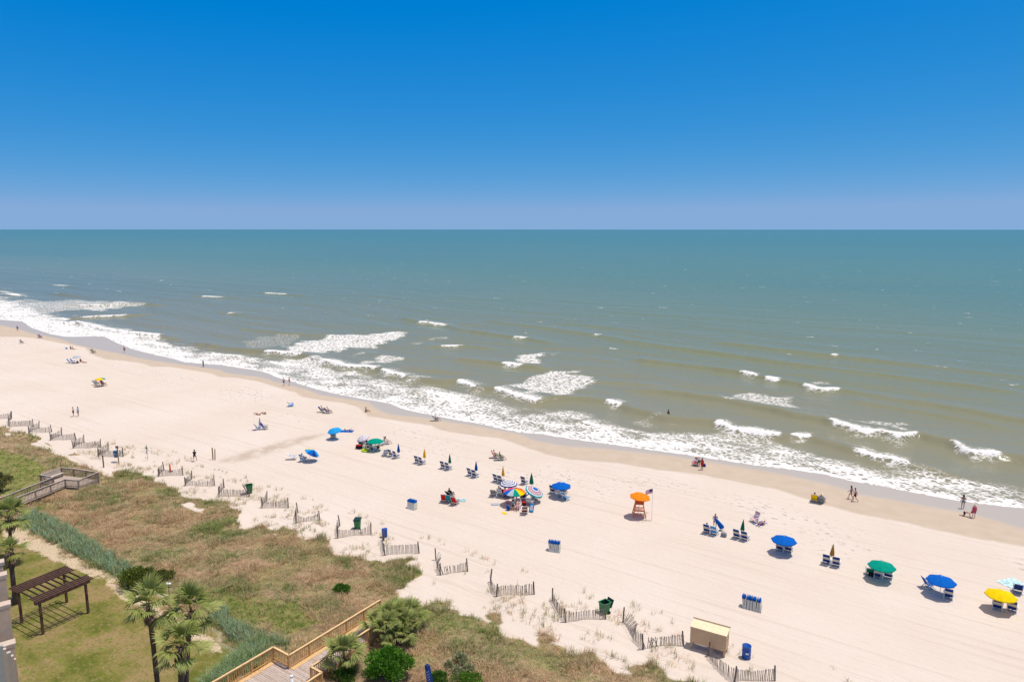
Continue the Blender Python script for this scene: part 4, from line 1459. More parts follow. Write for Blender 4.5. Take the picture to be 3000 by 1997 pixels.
o = thing('body_board', 'blue and white body board standing near the wooden chair', 'board', at(1558, 1499), face(10))
o.rotation_euler = (math.radians(-20), 0, face(10))
MB().slab(bv, .02, .06).build('deck', C_SKY, o)
MB().slab([(x * .6, y * .6) for x, y in bv], .061, .066).build('print', C_WHITE, o)
bv3 = [(x, z_) for x, z_ in bv]
o.rotation_euler = (math.radians(68), 0, face(5))
o.location.z += .52
chair('small maroon and cream wooden deck chair in the sun', 1537, 1503, 35, 'wood')
towel('yellow cloth lying in front of the person in blue', 1478, 1503, 70, C_YELLOW, .8, .4)
# --- blue umbrella beside the rainbow group
c = chair('rental chair beside the open blue umbrella in part shade', 1621, 1443, 5)
c = chair('rental chair under blue umbrella with a reader', 1650, 1446, -10, 'navy')
sitter(c, 'person in navy under the blue umbrella beside rainbow group', [('shirt', C_NAVY), ('shorts', C_NAVY)], skin=1)
chair('grey striped chair under the blue umbrella by rainbow group', 1642, 1456, 0, 'stripe')
chair('rental chair with sky blue towel by the blue umbrella', 1658, 1464, -10, 'sky')
# --- red and teal chairs with tarp
chair('red chair beside the teal chair and white tarp', 1302, 1468, 30, 'red', group='red chairs by the white tarp')
chair('teal chair between two red chairs', 1317, 1470, 20, 'teal')
chair('red chair in front of the white tarp', 1334, 1476, 10, 'red', group='red chairs by the white tarp')
c = chair('brown chair of person in black behind the teal chair', 1320, 1455, 5, 'black')
sitter(c, 'person in black behind the teal and red chairs', [('shirt', C_BLACK), ('shorts', C_BROWN)], skin=2)
towel('white and teal striped blanket spread behind the red chairs', 1342, 1464, -60, C_WHITE, 2.0, 1.0, C_TEAL)
# --- chairs at the blown-over umbrella
chair('white lounger beside the blown over umbrella', 862, 1345, -50, 'white')
c = chair('sky blue striped chair under the blown over umbrella', 889, 1350, 10, 'sky')
sitter(c, 'person in blue stripes under the blown over umbrella', [('shirt', C_PALEGREY), ('shorts', C_BLUE)], skin=0)
# --- folded grey umbrella pair
chair('blue chair at the folded pale grey umbrella', 758, 1258, -15, 'blue', group='blue chairs at the folded grey umbrella')
chair('dark navy chair at the folded pale grey umbrella', 777, 1257, -60, 'navy')
towel('pink and white towel beside the blue chairs', 741, 1259, -70, C_PALEPINK, 1.5, .8, C_WHITE)
person('sunbather lying with one knee up near the folded grey umbrella', 'supine', at(754, 1214, .02), face(100), [('briefs', C_BROWN), ('bikini_top', C_BROWN)], skin=0, hair=1)
person('sunbather in dark swimsuit propped on elbows beside another', 'prone', at(772, 1211, .02), face(-100), [('briefs', C_MAROON), ('bikini_top', C_MAROON)], skin=0, hair=1, long_hair=True)
o = thing('adirondack_chair', 'bright blue slatted armchair standing alone on the sand', 'beach chair', at(852, 1190), face(-35))
for i in range(5):
    x = -.24 + .12 * i
    MB().beam((x, -.22, .20), (x * 1.15, -.56, .98 + .06 * (1 - abs(i - 2) / 2)), .10, .025, up=(0, 1, 0)).build('slat', C_SKY, o)
for i in range(5):
    MB().box((0, -.16 + .13 * i, .27 + .03 * i), (.58, .11, .025)).build('seat_board', C_SKY, o)
for s in (-1, 1):
    MB().beam((s * .33, .42, 0), (s * .33, .42, .56), .05, .09).build('leg', C_SKY, o)
    MB().beam((s * .33, .45, .34), (s * .33, -.55, .05), .04, .10).build('side_rail', C_SKY, o)
    MB().box((s * .35, .08, .575), (.13, .80, .025)).build('armrest', C_SKY, o)
c = chair('navy recliner of pair facing the sea by damp sand', 946, 1207, -55, 'navy')
sitter(c, 'person reclining in navy recliner beside black recliner', [('shorts', C_BLACK)], skin=1)
c = chair('black recliner beside the occupied navy recliner', 963, 1210, -55, 'black')
sitter(c, 'person reclining in black recliner with knees raised', [('swimsuit', C_NAVY)], skin=0, hair=1)
person('person sitting on damp sand with legs stretched to the sea', 'ground', at(1072, 1206), face(-55), [('shirt', C_GREY), ('shorts', C_BROWN)], skin=1)
c = chair('black chair at the edge of the foam', 1279, 1232, -45, 'black')
sitter(c, 'bare legged person in black chair at the edge of the foam', [('tank_top', C_WHITE), ('briefs', C_BLACK)], skin=0, hair=2)
# --- far along the beach
person('tanned person standing at the water edge at the far end of the beach', 'stand', at(52, 969), face(-120), [('briefs', C_BROWN)], skin=2)
c = chair('grey recliner by wet sand at the far end of the beach', 118, 990, -65, 'grey')
sitter(c, 'tanned person reclining by wet sand at the far end of beach', [('briefs', C_MAROON)], skin=2)
c = chair('stripe recliner of sunbather in dark top far along beach', 64, 1006, -65, 'stripe')
sitter(c, 'sunbather in dark top reclining on dry sand far along beach', [('shirt', C_GREY), ('shorts', C_BLACK)], skin=0)
person('person sitting upright beside a leaning companion far along beach', 'ground', at(207, 1022), face(-70), [('swimsuit', C_BROWN)], skin=1)
person('companion leaning back on hands far along the beach', 'ground_back', at(215, 1023), face(-70), [('briefs', C_BLACK)], skin=0)
bag('blue bag beside two sitters far along the beach', 195, 1022, C_SKY, (.6, .4, .4))
c = chair('low green chair on damp sand far along the beach', 275, 1034, -60, 'green')
sitter(c, 'person in the low green chair on damp sand', [('shorts', C_GREEN)], skin=0)
person('person with dark shorts standing at the water edge near wet sand', 'stand', at(365, 1032), face(40), [('shorts', C_BROWN)], skin=0)
chair('blue chair beside the small pale grey umbrella', 206, 1063, -40, 'blue', group='blue chairs at the small grey umbrella')
chair('blue chair beside the small pale grey umbrella', 216, 1062, -40, 'blue', group='blue chairs at the small grey umbrella')
bag('dark bag at the small pale grey umbrella', 227, 1062, C_BLACK, (.5, .4, .4))
person('person in black sitting by the small pale grey umbrella', 'ground', at(236, 1060), face(-70), [('shirt', C_BLACK)], skin=1)
person('person lying down beside the small pale grey umbrella', 'supine', at(247, 1062, .02), face(110), [('briefs', C_PINK)], skin=0)
c = chair('grey chair under the small red, yellow and green umbrella', 284, 1128, -55, 'grey')
sitter(c, 'person in grey under the red, yellow and green umbrella', [('shirt', C_GREY), ('shorts', C_GREY)], skin=1)
c = chair('red chair beside the red, yellow and green umbrella', 304, 1130, -55, 'red')
sitter(c, 'person in the red chair beside the small multicoloured umbrella', [('swimsuit', C_PALEPINK)], skin=0, hair=1)
person('broad person in black shorts standing beside one in blue skirt', 'akimbo', at(216, 1220), face(150), [('shorts', C_BLACK), ('bikini_top', C_PALEPINK)], skin=0, fat=1.2, hair=1)
person('broad person in blue patterned skirt standing beside black shorts', 'stand', at(230, 1219), face(130), [('dress', C_PALEGREY), ('shorts', C_NAVY)], skin=0, fat=1.2, hair=1)
person('dark clothed person standing alone at the water edge', 'akimbo', at(596, 1074), face(170), [('shirt', C_GREY), ('trousers', C_BLACK)], skin=3)
person('shirtless walker in black shorts by the foam', 'walk', at(832, 1129), face(-100), [('shorts', C_BLACK)], skin=0, hair=1)
person('walker in tan swimwear and white towel by the foam', 'walk', at(848, 1129), face(-100), [('swimsuit', C_OCHRE)], skin=4, hair=2)
person('walker in black shirt and shorts crossing the sand', 'walk', at(571, 1351), face(30), [('shirt', C_BLACK), ('shorts', C_BLACK)], skin=0)
# --- by the water, farther along the other way
person('bather standing in knee deep water behind the inner breaker', 'stand', Vector((*ray(1958, 1221, SEA_Z), SEA_Z - .35)), face(-20), [('swimsuit', C_BROWN)], skin=2)
c = chair('pink and white folding chair on wet sand beside two people', 2036, 1364, 175, 'hot')
person('person in straw hat and mauve shirt beside the pink chair', 'bend', at(2047, 1366), face(60), [('shirt', C_MAUVE), ('shorts', C_DGREEN)], skin=2, hat=mat('straw', (.72, .56, .30), rough=.9))
person('person with red bag in front of the straw hat wearer', 'stand', at(2056, 1376), face(-10), [('tank_top', C_RED), ('shorts', C_RED)], skin=3)
bag('navy bag on wet sand beside the person in red', 2062, 1366, C_NAVY, (.5, .35, .4))
c = chair('yellow chair at the edge of the damp sand', 2386, 1468, 5, 'yellow')
sitter(c, 'person in cream shirt seated in the yellow chair', [('shirt', C_CREAM), ('shorts', C_NAVY)], skin=0, hair=1)
c = chair('grey chair beside the yellow chair', 2407, 1471, -5, 'grey')
sitter(c, 'person in straw hat seated beside the yellow chair', [('shirt', C_PALEGREY), ('shorts', C_RED)], skin=0, hat=mat('straw', (.72, .56, .30)))
person('dark haired walker in step with a man in maroon shorts', 'walk', at(2493, 1461), face(85), [('swimsuit', C_MAUVE)], skin=1, long_hair=True)
person('shirtless walker in maroon shorts on damp sand', 'walk', at(2505, 1468), face(95), [('shorts', C_MAROON)], skin=1)
person('long haired girl in teal swim shorts at the water edge', 'stand', at(2820, 1489), face(10), [('briefs', C_TEAL), ('bikini_top', C_MAUVE)], skin=1, long_hair=True)
person('blond person in loose pink top on damp sand', 'stand', at(2852, 1517), face(20), [('dress', C_PINK), ('shorts', C_MAROON)], skin=4, hair=2, fat=1.25, size=.97)
person('person in black shorts on hands and knees on damp sand', 'crawl', at(2831, 1512), face(-85), [('shorts', C_BLACK), ('bikini_top', C_PALEPINK)], skin=0, hair=1)
# --- shirtless man with folded blue umbrella
person('shirtless man setting up the leaning blue umbrella', 'carry', at(2094, 1545), face(200), [('shorts', C_PALEGREY)], skin=1, hair=3)
o = folded('folded blue umbrella leaning over beside the shirtless man', 2121, 1553, C_BLUE, h=2.0, r=.24, tilt=(0, -34), low=.35)
o.rotation_euler = (0, math.radians(-36), 0)
c = chair('rental chair of the person in striped shirt', 2072, 1560, 0)
sitter(c, 'person in blue and white striped shirt seen from behind', [('shirt', C_PALEGREY), ('shorts', C_NAVY)], skin=0, hair=1)
chair('rental chair with turquoise towel beside the leaning blue umbrella', 2093, 1565, 0, 'sky')
bag('grey backpack on a low stand beside the rental chairs', 2120, 1571, C_GREY, (.6, .45, .45))
# --- pink chair and sunbather
chair('pink striped upright chair beside a sunbather on towel', 2209, 1529, 150, 'pink')
towel('blue towel of the sunbather beside the pink chair', 2229, 1534, -20, C_BLUE, 1.7, .9, C_WHITE)
person('sunbather lying on the blue towel beside the pink chair', 'supine', at(2230, 1536, .03), face(165), [('shorts', C_NAVY)], skin=1, hair=0)
# --- open blue over two people
for px, py, lb, wr in ((2285, 1612, 'dark haired sitter in blue under the two person umbrella', [('shirt', C_BLUE)]), (2310, 1615, 'long haired sitter in white under the two person umbrella', [('tank_top', C_WHITE)])):
    c = chair('occupied rental chair under the blue umbrella of two sitters', px, py, 0, group='chairs of the two sitters')
    sitter(c, lb, wr, skin=1, long_hair=lb.startswith('long'))
# --- open green
c = chair('dark green bag chair half in shade of the green umbrella', 2548, 1682, 10, 'green')
bag('black tote lying on the dark green bag chair side', 2553, 1687, C_BLACK, (.55, .4, .4))
chair('rental chair with red towel under the open green umbrella', 2573, 1692, 0)
chair('rental chair without towel under the open green umbrella', 2602, 1693, 0)
towel('red and white towel behind the chair under green umbrella', 2570, 1681, 20, C_WHITE, .7, .6, C_RED)
# --- open blue, reclined chair
chair('blue reclined chair turned sideways by the open blue umbrella', 2722, 1720, -55, 'blue')
chair('empty rental chair standing under the edge of blue umbrella', 2778, 1752, 0)
# --- open yellow
for px, py, lb in ((2921, 1784, 'red skinned sitter beside the yellow umbrella pole'), (2964, 1789, 'red skinned sitter with arm out under the yellow umbrella')):
    c = chair('occupied rental chair under the yellow umbrella', px, py, -4, group='chairs under the yellow umbrella')
    sitter(c, lb, [('shorts', C_ORANGE if px < 2930 else C_NAVY)], skin=1, hair=1)
towel('white and teal patterned blanket beyond the yellow umbrella', 2966, 1708, -35, C_PRINT, 2.2, 1.6)
chair('navy chair standing on the teal patterned blanket', 2981, 1732, 0, 'navy', dz=.03)

# --- stacks of folded rental chairs
def stack(px0, py0, px1, py1, count, what, deg):
    p0, p1 = at(px0, py0), at(px1, py1)
    d = (p1 - p0)
    rz = math.atan2(d.y, d.x)
    proto = None
    for i in range(count):
        lab = 'folded rental chair leaning in ' + what
        if proto is None:
            o = thing('folded_chair', lab, 'beach chair', group='folded chairs in ' + what)
            for s in (-1, 1):
                MB().beam((0, s * .28 - .10, 0), (0, s * .28 + .16, .84), .075, .045, up=(1, 0, 0)).build('rail', WHITE_FRAME, o)
            MB().add([(-.01, -.17, .80), (-.01, .37, .80), (-.01, .43, 1.04), (-.01, -.11, 1.04), (.035, -.17, .80), (.035, .37, .80), (.035, .43, 1.04), (.035, -.11, 1.04)],
                     [(0, 1, 2, 3), (7, 6, 5, 4), (0, 4, 5, 1), (1, 5, 6, 2), (2, 6, 7, 3), (3, 7, 4, 0)]).build('fabric', C_BLUE, o)
            MB().add([(-.010, -.30, .20), (-.010, .22, .20), (-.010, .365, .79), (-.010, -.175, .79), (.035, -.30, .20), (.035, .22, .20), (.035, .365, .79), (.035, -.175, .79)],
                     [(0, 1, 2, 3), (7, 6, 5, 4), (0, 4, 5, 1), (1, 5, 6, 2), (2, 6, 7, 3), (3, 7, 4, 0)]).build('stripe', C_CREAM, o)
            MB().box((0, -.02, .10), (.06, .60, .05)).build('stretcher', WHITE_FRAME, o)
            proto = (o, list(o.children))
        else:
            o = proto[0].copy()
            COL.objects.link(o)
            for ch in proto[1]:
                c_ = ch.copy()
                COL.objects.link(c_)
                c_.parent = o
        p = p0.lerp(p1, i / max(1, count - 1))
        o.location = on(p.x, p.y)
        o.rotation_euler = (0, math.radians(random.uniform(-14, -9)), rz + random.uniform(-.03, .03))


stack(1200, 1487, 1219, 1492, 9, 'the stack beside the red and teal chairs', 0)
stack(1612, 1611, 1642, 1615, 10, 'the stack on bare sand beyond the path fence', 0)
stack(2180, 1776, 2232, 1790, 13, 'the longest stack above the tan storage box', 0)

# ------------------------------------------------------------------ sand fences: slats wired to posts, each V its own thing
slat_me = MB().box((0, 0, .50), (.052, .014, 1.12)).mesh('slat', FENCE_WOOD)
post_me = MB().lathe([(.062, -.4), (.060, 1.28), (.052, 1.32)], 8).mesh('post', POST_WOOD)
FENCES = [
    ((-38, 1232), [(-30, 1208), (34, 1226)], 'first sand fence section at the far end of the dune'),
    ((27, 1249), [(34, 1226), (98, 1248)], 'second sand fence section from the far end of the dune'),
    ((85, 1270), [(114, 1254), (152, 1265)], 'sand fence section third from the far end of the dune'),
    ((148, 1290), [(181, 1275), (223, 1288)], 'sand fence section two before the blue barrel on a post'),
    ((215, 1313), [(246, 1296), (295, 1311)], 'sand fence section just before the blue barrel on a post'),
    ((288, 1337), [(317, 1319), (361, 1337)], 'sand fence section in front of the blue barrel on a post'),
    ((464, 1396), [(481, 1377), (536, 1392)], 'sand fence section with the orange marker'),
    ((543, 1423), [(562, 1403), (629, 1422)], 'sagging sand fence section next to the orange marker fence'),
    ((642, 1455), [(657, 1428), (731, 1455)], 'sand fence section in front of the open green cart'),
    ((768, 1488), [(782, 1466), (845, 1487)], 'sand fence section between open green cart and bare post'),
    ((868, 1532), [(873, 1500), (937, 1525)], 'half buried sand fence section with tall grass inside'),
    ((989, 1576), [(996, 1540), (1087, 1566)], 'sand fence section in front of the closed green cart'),
    ((1128, 1626), [(1123, 1580), (1228, 1620)], 'sand fence section in front of the lone blue barrel'),
    ((1290, 1684), [(1277, 1640), (1370, 1673)], 'collapsing sand fence section beside the sandy path'),
    ((1455, 1747), [(1437, 1703), (1565, 1740)], 'sand fence section between the sandy path and tipped green cart'),
    ((1657, 1822), [(1618, 1758), (1774, 1813)], 'sand fence section ending at the tipped green cart'),
    ((1884, 1901), [(1825, 1822), (2003, 1892)], 'partly fallen sand fence section beside the tan storage box'),
    ((2151, 1997), [(2075, 1918), (2270, 1993)], 'sand fence section in front of the tan storage box'),
]
for k, (apex, ends, lab) in enumerate(FENCES):
    A0 = at(*apex)
    o = thing('sand_fence', lab, 'fence', A0, 0, 'slatted sand fences along the dune')
    pts = [at(*e) for e in ends]
    for p in [A0] + pts:
        c = link('post', post_me, o, p - A0, (random.uniform(-.10, .10), random.uniform(-.12, .10), 0))
        c.scale = (1, 1, random.uniform(.9, 1.05))
    worn = k in (13, 16)
    for e, p in enumerate(pts):
        d = p - A0
        L = d.length
        cnt = max(6, int(L / .125))
        rz = math.atan2(d.y, d.x)
        sag = random.uniform(.05, .28) * (2.0 if k in (7, 10, 13) else 1)
        for i in range(1, cnt):
            t = i / cnt
            b = (4 * t * (1 - t)) * random.uniform(.02, .04) * L * .6
            x = A0.x + d.x * t - math.sin(rz) * (math.sin(t * math.pi) * .18)
            y = A0.y + d.y * t + math.cos(rz) * (math.sin(t * math.pi) * .18)
            zg = height(x, y)
            tiltx = random.gauss(0, .035)
            tilty = random.gauss(0, .028)
            if worn and e == 0:
                tiltx += (.9 if k == 16 else .55) * math.sin(math.pi * min(1, (1 - t) * 1.3 + .15))
            if worn and e == 1 and t < .45:
                tilty += random.uniform(-.5, .2)
            s = link('slat', slat_me, o, Vector((x, y, zg - sag * 4 * t * (1 - t) - .02)) - A0, (tiltx, tilty, rz))
            s.scale = (1, 1, random.uniform(.93, 1.05))
        wb = MB()
        for zz in (.25, .62, .95):
            q_ = []
            for i in range(9):
                t = i / 8
                x = A0.x + d.x * t - math.sin(rz) * (math.sin(t * math.pi) * .18)
                y = A0.y + d.y * t + math.cos(rz) * (math.sin(t * math.pi) * .18)
                q_.append(Vector((x, y, height(x, y) + zz - sag * 4 * t * (1 - t))) - A0)
            wb.path(q_, .006, 4)
        wb.build('wire', METAL, o)


def post(label, px, py, h=1.3, r=.07, m=POST_WOOD, lean=(0, 0), name='post', cat='post'):
    o = thing(name, label, cat, at(px, py), 0)
    o.rotation_euler = (math.radians(lean[0]), math.radians(lean[1]), 0)
    MB().lathe([(r, -.3), (r, h * .5), (r * .94, h - .03)], 10).build('shaft', m, o)
    MB().lathe([(r * .93, h - .03), (r * .9, h), (r * .55, h + .02)], 10).build('cap', m, o)
    return o


post('bare grey post in front of the barrel sign', 304, 1369, 1.75, .085, POST_WOOD)
post('taller of two tan posts standing on the sand', 624, 1345, 1.75, .09, TAN_POST)
post('shorter of two tan posts standing on the sand', 630, 1347, 1.65, .075, TAN_POST, (0, 3))
post('bare grey post in front of the lone blue barrel', 1125, 1584, 1.1, .07, POST_WOOD)
post('short wooden bollard on the lawn edge by reeds', 593, 1832, .52, .10, POST_WOOD, cat='bollard', name='bollard')
post('short wooden bollard on the lawn edge nearer the boardwalk', 672, 1873, .52, .10, POST_WOOD, cat='bollard', name='bollard')

# ------------------------------------------------------------------ bins and barrels
BIN_GREEN = mat('bin_green', (.035, .215, .075), rough=.45, var=.1)
BIN_DARK = mat('bin_dark', (.012, .035, .03), rough=.5, var=.1)
BARREL_BLUE = mat('barrel_blue', (.012, .085, .36), rough=.4, var=.12)
BARREL_FADED = mat('barrel_faded', (.03, .13, .24), rough=.5, var=.15)
RUBBER = mat('rubber', (.015, .015, .015), rough=.8)
LABEL = mat('paper_label', (.72, .72, .70), rough=.6, var=.05)


def cart(label, px, py, deg, open_lid):
    o = thing('wheeled_bin', label, 'bin', at(px, py), face(deg), 'green wheeled bins along the dune')
    o.scale = (1.12, 1.12, 1.12)
    vs = []
    for zz, w, d0, d1 in ((.02, .24, -.26, .24), (.95, .31, -.34, .36)):
        vs += [(-w, d0, zz), (w, d0, zz), (w, d1, zz), (-w, d1, zz)]
    inn = []
    for zz, w, d0, d1 in ((.95, .285, -.315, .335), (.30, .22, -.25, .25)):
        inn += [(-w, d0, zz), (w, d0, zz), (w, d1, zz), (-w, d1, zz)]
    body = MB().add(vs, [(3, 2, 1, 0), (0, 1, 5, 4), (1, 2, 6, 5), (2, 3, 7, 6), (3, 0, 4, 7)])
    body.add(vs[4:8] + inn[0:4], [(0, 1, 5, 4), (1, 2, 6, 5), (2, 3, 7, 6), (3, 0, 4, 7)])
    body.build('body', BIN_GREEN, o)
    MB().add(inn, [(0, 4, 5, 1), (1, 5, 6, 2), (2, 6, 7, 3), (3, 7, 4, 0), (4, 7, 6, 5)]).build('inside', BIN_DARK, o)
    rim = MB()
    for a, b in (((-.33, -.36), (.33, -.36)), ((.33, -.36), (.33, .38)), ((.33, .38), (-.33, .38)), ((-.33, .38), (-.33, -.36))):
        rim.beam((a[0], a[1], .94), (b[0], b[1], .94), .05, .06)
    rim.build('rim', BIN_GREEN, o)
    lid = MB()
    if open_lid:
        lid.box((0, .52, .74), (.64, .045, .66), Matrix.Rotation(math.radians(-24), 3, 'X'))
    else:
        lid.add([(-.34, -.40, .98), (.34, -.40, .98), (.34, .42, .98), (-.34, .42, .98), (-.30, -.34, 1.05), (.30, -.34, 1.05), (.30, .36, 1.07), (-.30, .36, 1.07)],
                [(3, 2, 1, 0), (0, 1, 5, 4), (1, 2, 6, 5), (2, 3, 7, 6), (3, 0, 4, 7), (4, 5, 6, 7)])
    lid.build('lid', BIN_DARK, o)
    MB().tube((-.26, .44, .93), (.26, .44, .93), .022, .022, 8).build('handle', BIN_DARK, o)
    for s in (-1, 1):
        w = MB().tube((s * .25, .24, .12), (s * .31, .24, .12), .12, .12, 14).build('wheel', RUBBER, o)
        MB().tube((s * .305, .24, .12), (s * .322, .24, .12), .05, .05, 10).build('hub', BIN_DARK, w)
    return o


cart('green wheeled bin with lid hanging open', 731, 1443, 150, True)
cart('green wheeled bin with closed dark lid', 1048, 1547, 215, False)
cart('green wheeled bin with lid flipped back beside the fence end', 1771, 1796, -20, True)


def barrel(label, px, py, m, h=.92, r=.30, dz=0.0):
    o = thing('drum_bin', label, 'barrel', at(px, py, dz), 0.4)
    body = MB().lathe([(r * .93, 0), (r, .02), (r, .27), (r * 1.03, .29), (r * 1.03, .32), (r, .34), (r, .60), (r * 1.03, .62), (r * 1.03, .65), (r, .67), (r, h - .02), (r * 1.03, h),
                       (r * .95, h), (r * .94, .30), (.001, .29)], 20, cap=False)
    body.build('drum', m, o, True)
    k = 6
    vs, fs = [], []
    for j, zz in enumerate((.46, .60)):
        for i in range(k):
            t = -2.5 + .14 * i
            vs.append(((r * 1.012) * math.cos(t), (r * 1.012) * math.sin(t), zz))
    for i in range(k - 1):
        fs.append((i, i + 1, k + i + 1, k + i))
    MB().add(vs, fs).build('sticker', LABEL, o)
    MB().lathe([(r * 1.035, h - .04), (r * 1.06, h - .02), (r * 1.035, h)], 20, cap=False).build('hoop', m, o)
    return o


barrel('blue barrel standing alone on sand beyond the fence', 1127, 1572, BARREL_BLUE)
barrel('blue barrel with white sticker beside the tan storage box', 2186, 1926, BARREL_BLUE, 1.05, .33)
ob_ = barrel('faded blue barrel hung on the sign post at path end', 341, 1338, BARREL_FADED, .92, .30, 0.75)

# ------------------------------------------------------------------ signs and marker
SIGN_RED = mat('sign_red', (.42, .10, .09), rough=.6)
SIGN_WHITE = mat('sign_white', (.62, .62, .58), rough=.6)
SIGN_GREEN = mat('sign_green', (.05, .16, .12), rough=.6)
o = thing('sign_post', 'tan post carrying a red and white sign beside the hung barrel', 'sign', at(348, 1357), face(20))
MB().beam((0, 0, -.3), (0, 0, 2.55), .11, .11, up=(0, 1, 0)).build('post', TAN_POST, o)
MB().box((.02, -.08, 2.38), (.42, .03, .34), Matrix.Rotation(.25, 3, 'Z')).build('sign_board', SIGN_RED, o)
MB().box((-.14, -.11, 2.48), (.26, .02, .20), Matrix.Rotation(-.3, 3, 'Z')).build('sign_board', SIGN_WHITE, o)
MB().beam((-.05, 0, 1.30), (-.30, -.16, 1.30), .06, .05).build('bracket', METAL, o)
o = thing('sign_post', 'slim metal post with two small signs on open sand', 'sign', at(433, 1349), face(15))
MB().tube((0, 0, -.3), (0, 0, 2.15), .03, .03, 8).build('post', METAL, o)
MB().box((-.02, -.05, 1.90), (.34, .02, .30)).build('sign_board', SIGN_GREEN, o)
MB().box((.0, -.05, 1.30), (.26, .02, .62)).build('sign_board', SIGN_WHITE, o)
MB().beam((0, 0, 2.15), (0, .02, 2.35), .10, .03).build('top_bracket', METAL, o)
MARK = mat('marker_orange', (.85, .10, .02), rough=.5)
o = thing('marker_cone', 'slim orange traffic marker behind the fence slats', 'cone', at(499, 1381), 0)
MB().box((0, 0, .03), (.42, .42, .06)).build('base', RUBBER, o)
MB().lathe([(.13, .06), (.11, .5), (.075, 1.0), (.05, 1.12)], 12).build('body', MARK, o, True)
MB().lathe([(.02, 1.12), (.045, 1.16), (.045, 1.24), (.02, 1.26)], 8).build('handle', METAL, o)

# ------------------------------------------------------------------ storage box
TAN = mat('tan_board', (.64, .43, .245), rough=.7, var=.06, scale=3)
TAN_TOP = mat('tan_roof', (.74, .58, .37), rough=.65, var=.10, scale=3)
TAN_DARK = mat('tan_trim', (.34, .22, .11), rough=.7)
B0, B1 = at(2021, 1897), at(2124, 1926)
ctr = (B0 + B1) / 2
w_ = (B1 - B0).length
rz_ = math.atan2(B1.y - B0.y, B1.x - B0.x)
o = thing('storage_box', 'tan wooden storage box on short legs behind the fence', 'shed', on(ctr.x, ctr.y), rz_)
W2, dep, lo, hf, hb = w_ / 2, 1.05, .52, 1.78, 1.84
def bx(b, x0, x1, y0, y1, z0, z1):
    return b.box(((x0 + x1) / 2, (y0 + y1) / 2, (z0 + z1) / 2), (x1 - x0, y1 - y0, z1 - z0))
bx(MB(), -W2, W2, 0, .04, lo, hf).build('front_panel', TAN, o)
bx(MB(), -W2, W2, dep - .04, dep, lo, hb).build('rear_panel', TAN, o)
for s in (-1, 1):
    x0, x1 = (s * W2 - .02, s * W2 + .02)
    MB().add([(x0, .02, lo), (x1, .02, lo), (x1, dep - .02, lo), (x0, dep - .02, lo), (x0, .02, hf), (x1, .02, hf), (x1, dep - .02, hb), (x0, dep - .02, hb)],
             [(3, 2, 1, 0), (0, 1, 5, 4), (1, 2, 6, 5), (2, 3, 7, 6), (3, 0, 4, 7), (4, 5, 6, 7)]).build('side_panel', TAN, o)
    for yy in (.08, dep - .08):
        bx(MB(), s * (W2 - .08) - .06, s * (W2 - .08) + .06, yy - .06, yy + .06, -.35, lo + .1).build('leg', TAN, o)
rf = MB().add([(-W2 - .05, -.04, hf + .01), (W2 + .05, -.04, hf + .01), (W2 + .05, dep + .06, hb + .01), (-W2 - .05, dep + .06, hb + .01),
               (-W2 - .05, -.04, hf + .07), (W2 + .05, -.04, hf + .07), (W2 + .05, dep + .06, hb + .09), (-W2 - .05, dep + .06, hb + .09)],
              [(3, 2, 1, 0), (0, 1, 5, 4), (1, 2, 6, 5), (2, 3, 7, 6), (3, 0, 4, 7), (4, 5, 6, 7)]).build('roof', TAN_TOP, o)
MB().beam((-W2 - .1, dep + .05, hb + .15), (W2 + .1, dep + .05, hb + .15), .05, .05).build('ridge_trim', TAN_DARK, rf)
bx(MB(), -W2, W2, .02, dep - .02, lo - .03, lo + .02).build('floor_panel', TAN_DARK, o)
for yy in (.30, .75):
    MB().box((W2 + .035, yy, 1.35), (.02, .05, .16)).build('hinge', TAN_DARK, o)

# ------------------------------------------------------------------ lifeguard stand
LG = mat('lifeguard_orange', (.72, .17, .03), rough=.55, var=.12)
LG2 = mat('lifeguard_dark_orange', (.45, .08, .02), rough=.6, var=.12)
o = thing('lifeguard_stand', 'tall orange wooden lifeguard chair under orange umbrella', 'lifeguard stand', at(1872, 1509), face(28))
leg0 = {}
for sx in (-1, 1):
    for sy in (-1, 1):
        b_, t_ = Vector((sx * .72, sy * .72, -.1)), Vector((sx * .42, sy * .38, 1.55))
        leg0[(sx, sy)] = (b_, t_)
        MB().beam(b_, t_, .10, .10, up=(0, 1, 0)).build('leg', LG, o)
def legp(sx, sy, z_):
    b_, t_ = leg0[(sx, sy)]
    return b_.lerp(t_, (z_ + .1) / 1.65)
for z_ in (.35, .75, 1.15):
    for sy in (-1, 1):
        MB().beam(legp(-1, sy, z_), legp(1, sy, z_), .04, .09).build('rung', LG, o)
    for sx in (-1, 1):
        MB().beam(legp(sx, -1, z_), legp(sx, 1, z_), .04, .09).build('rung', LG, o)
for i in range(5):
    MB().box((0, -.36 + .18 * i, 1.58), (.98, .165, .04)).build('seat_board', LG, o)
for i in range(4):
    MB().box((0, -.44, 1.70 + .17 * i), (.96, .035, .15)).build('back_board', LG2, o)
for sx in (-1, 1):
    MB().beam((sx * .47, -.44, 1.58), (sx * .47, -.44, 2.35), .07, .07, up=(0, 1, 0)).build('back_post', LG, o)
    MB().beam((sx * .47, .36, 1.58), (sx * .47, .36, 1.98), .07, .07, up=(0, 1, 0)).build('arm_post', LG, o)
    MB().beam((sx * .47, -.44, 2.0), (sx * .47, .42, 2.0), .11, .045).build('armrest', LG, o)
MB().box((0, .62, .55), (.9, .24, .04)).build('foot_board', LG, o)
person('lifeguard in red seated under the orange umbrella', 'chair', o.location + Vector((0, 0, 1.17)), face(28), [('shorts', C_RED), ('tank_top', C_YELLOW)], skin=1, hair=1)
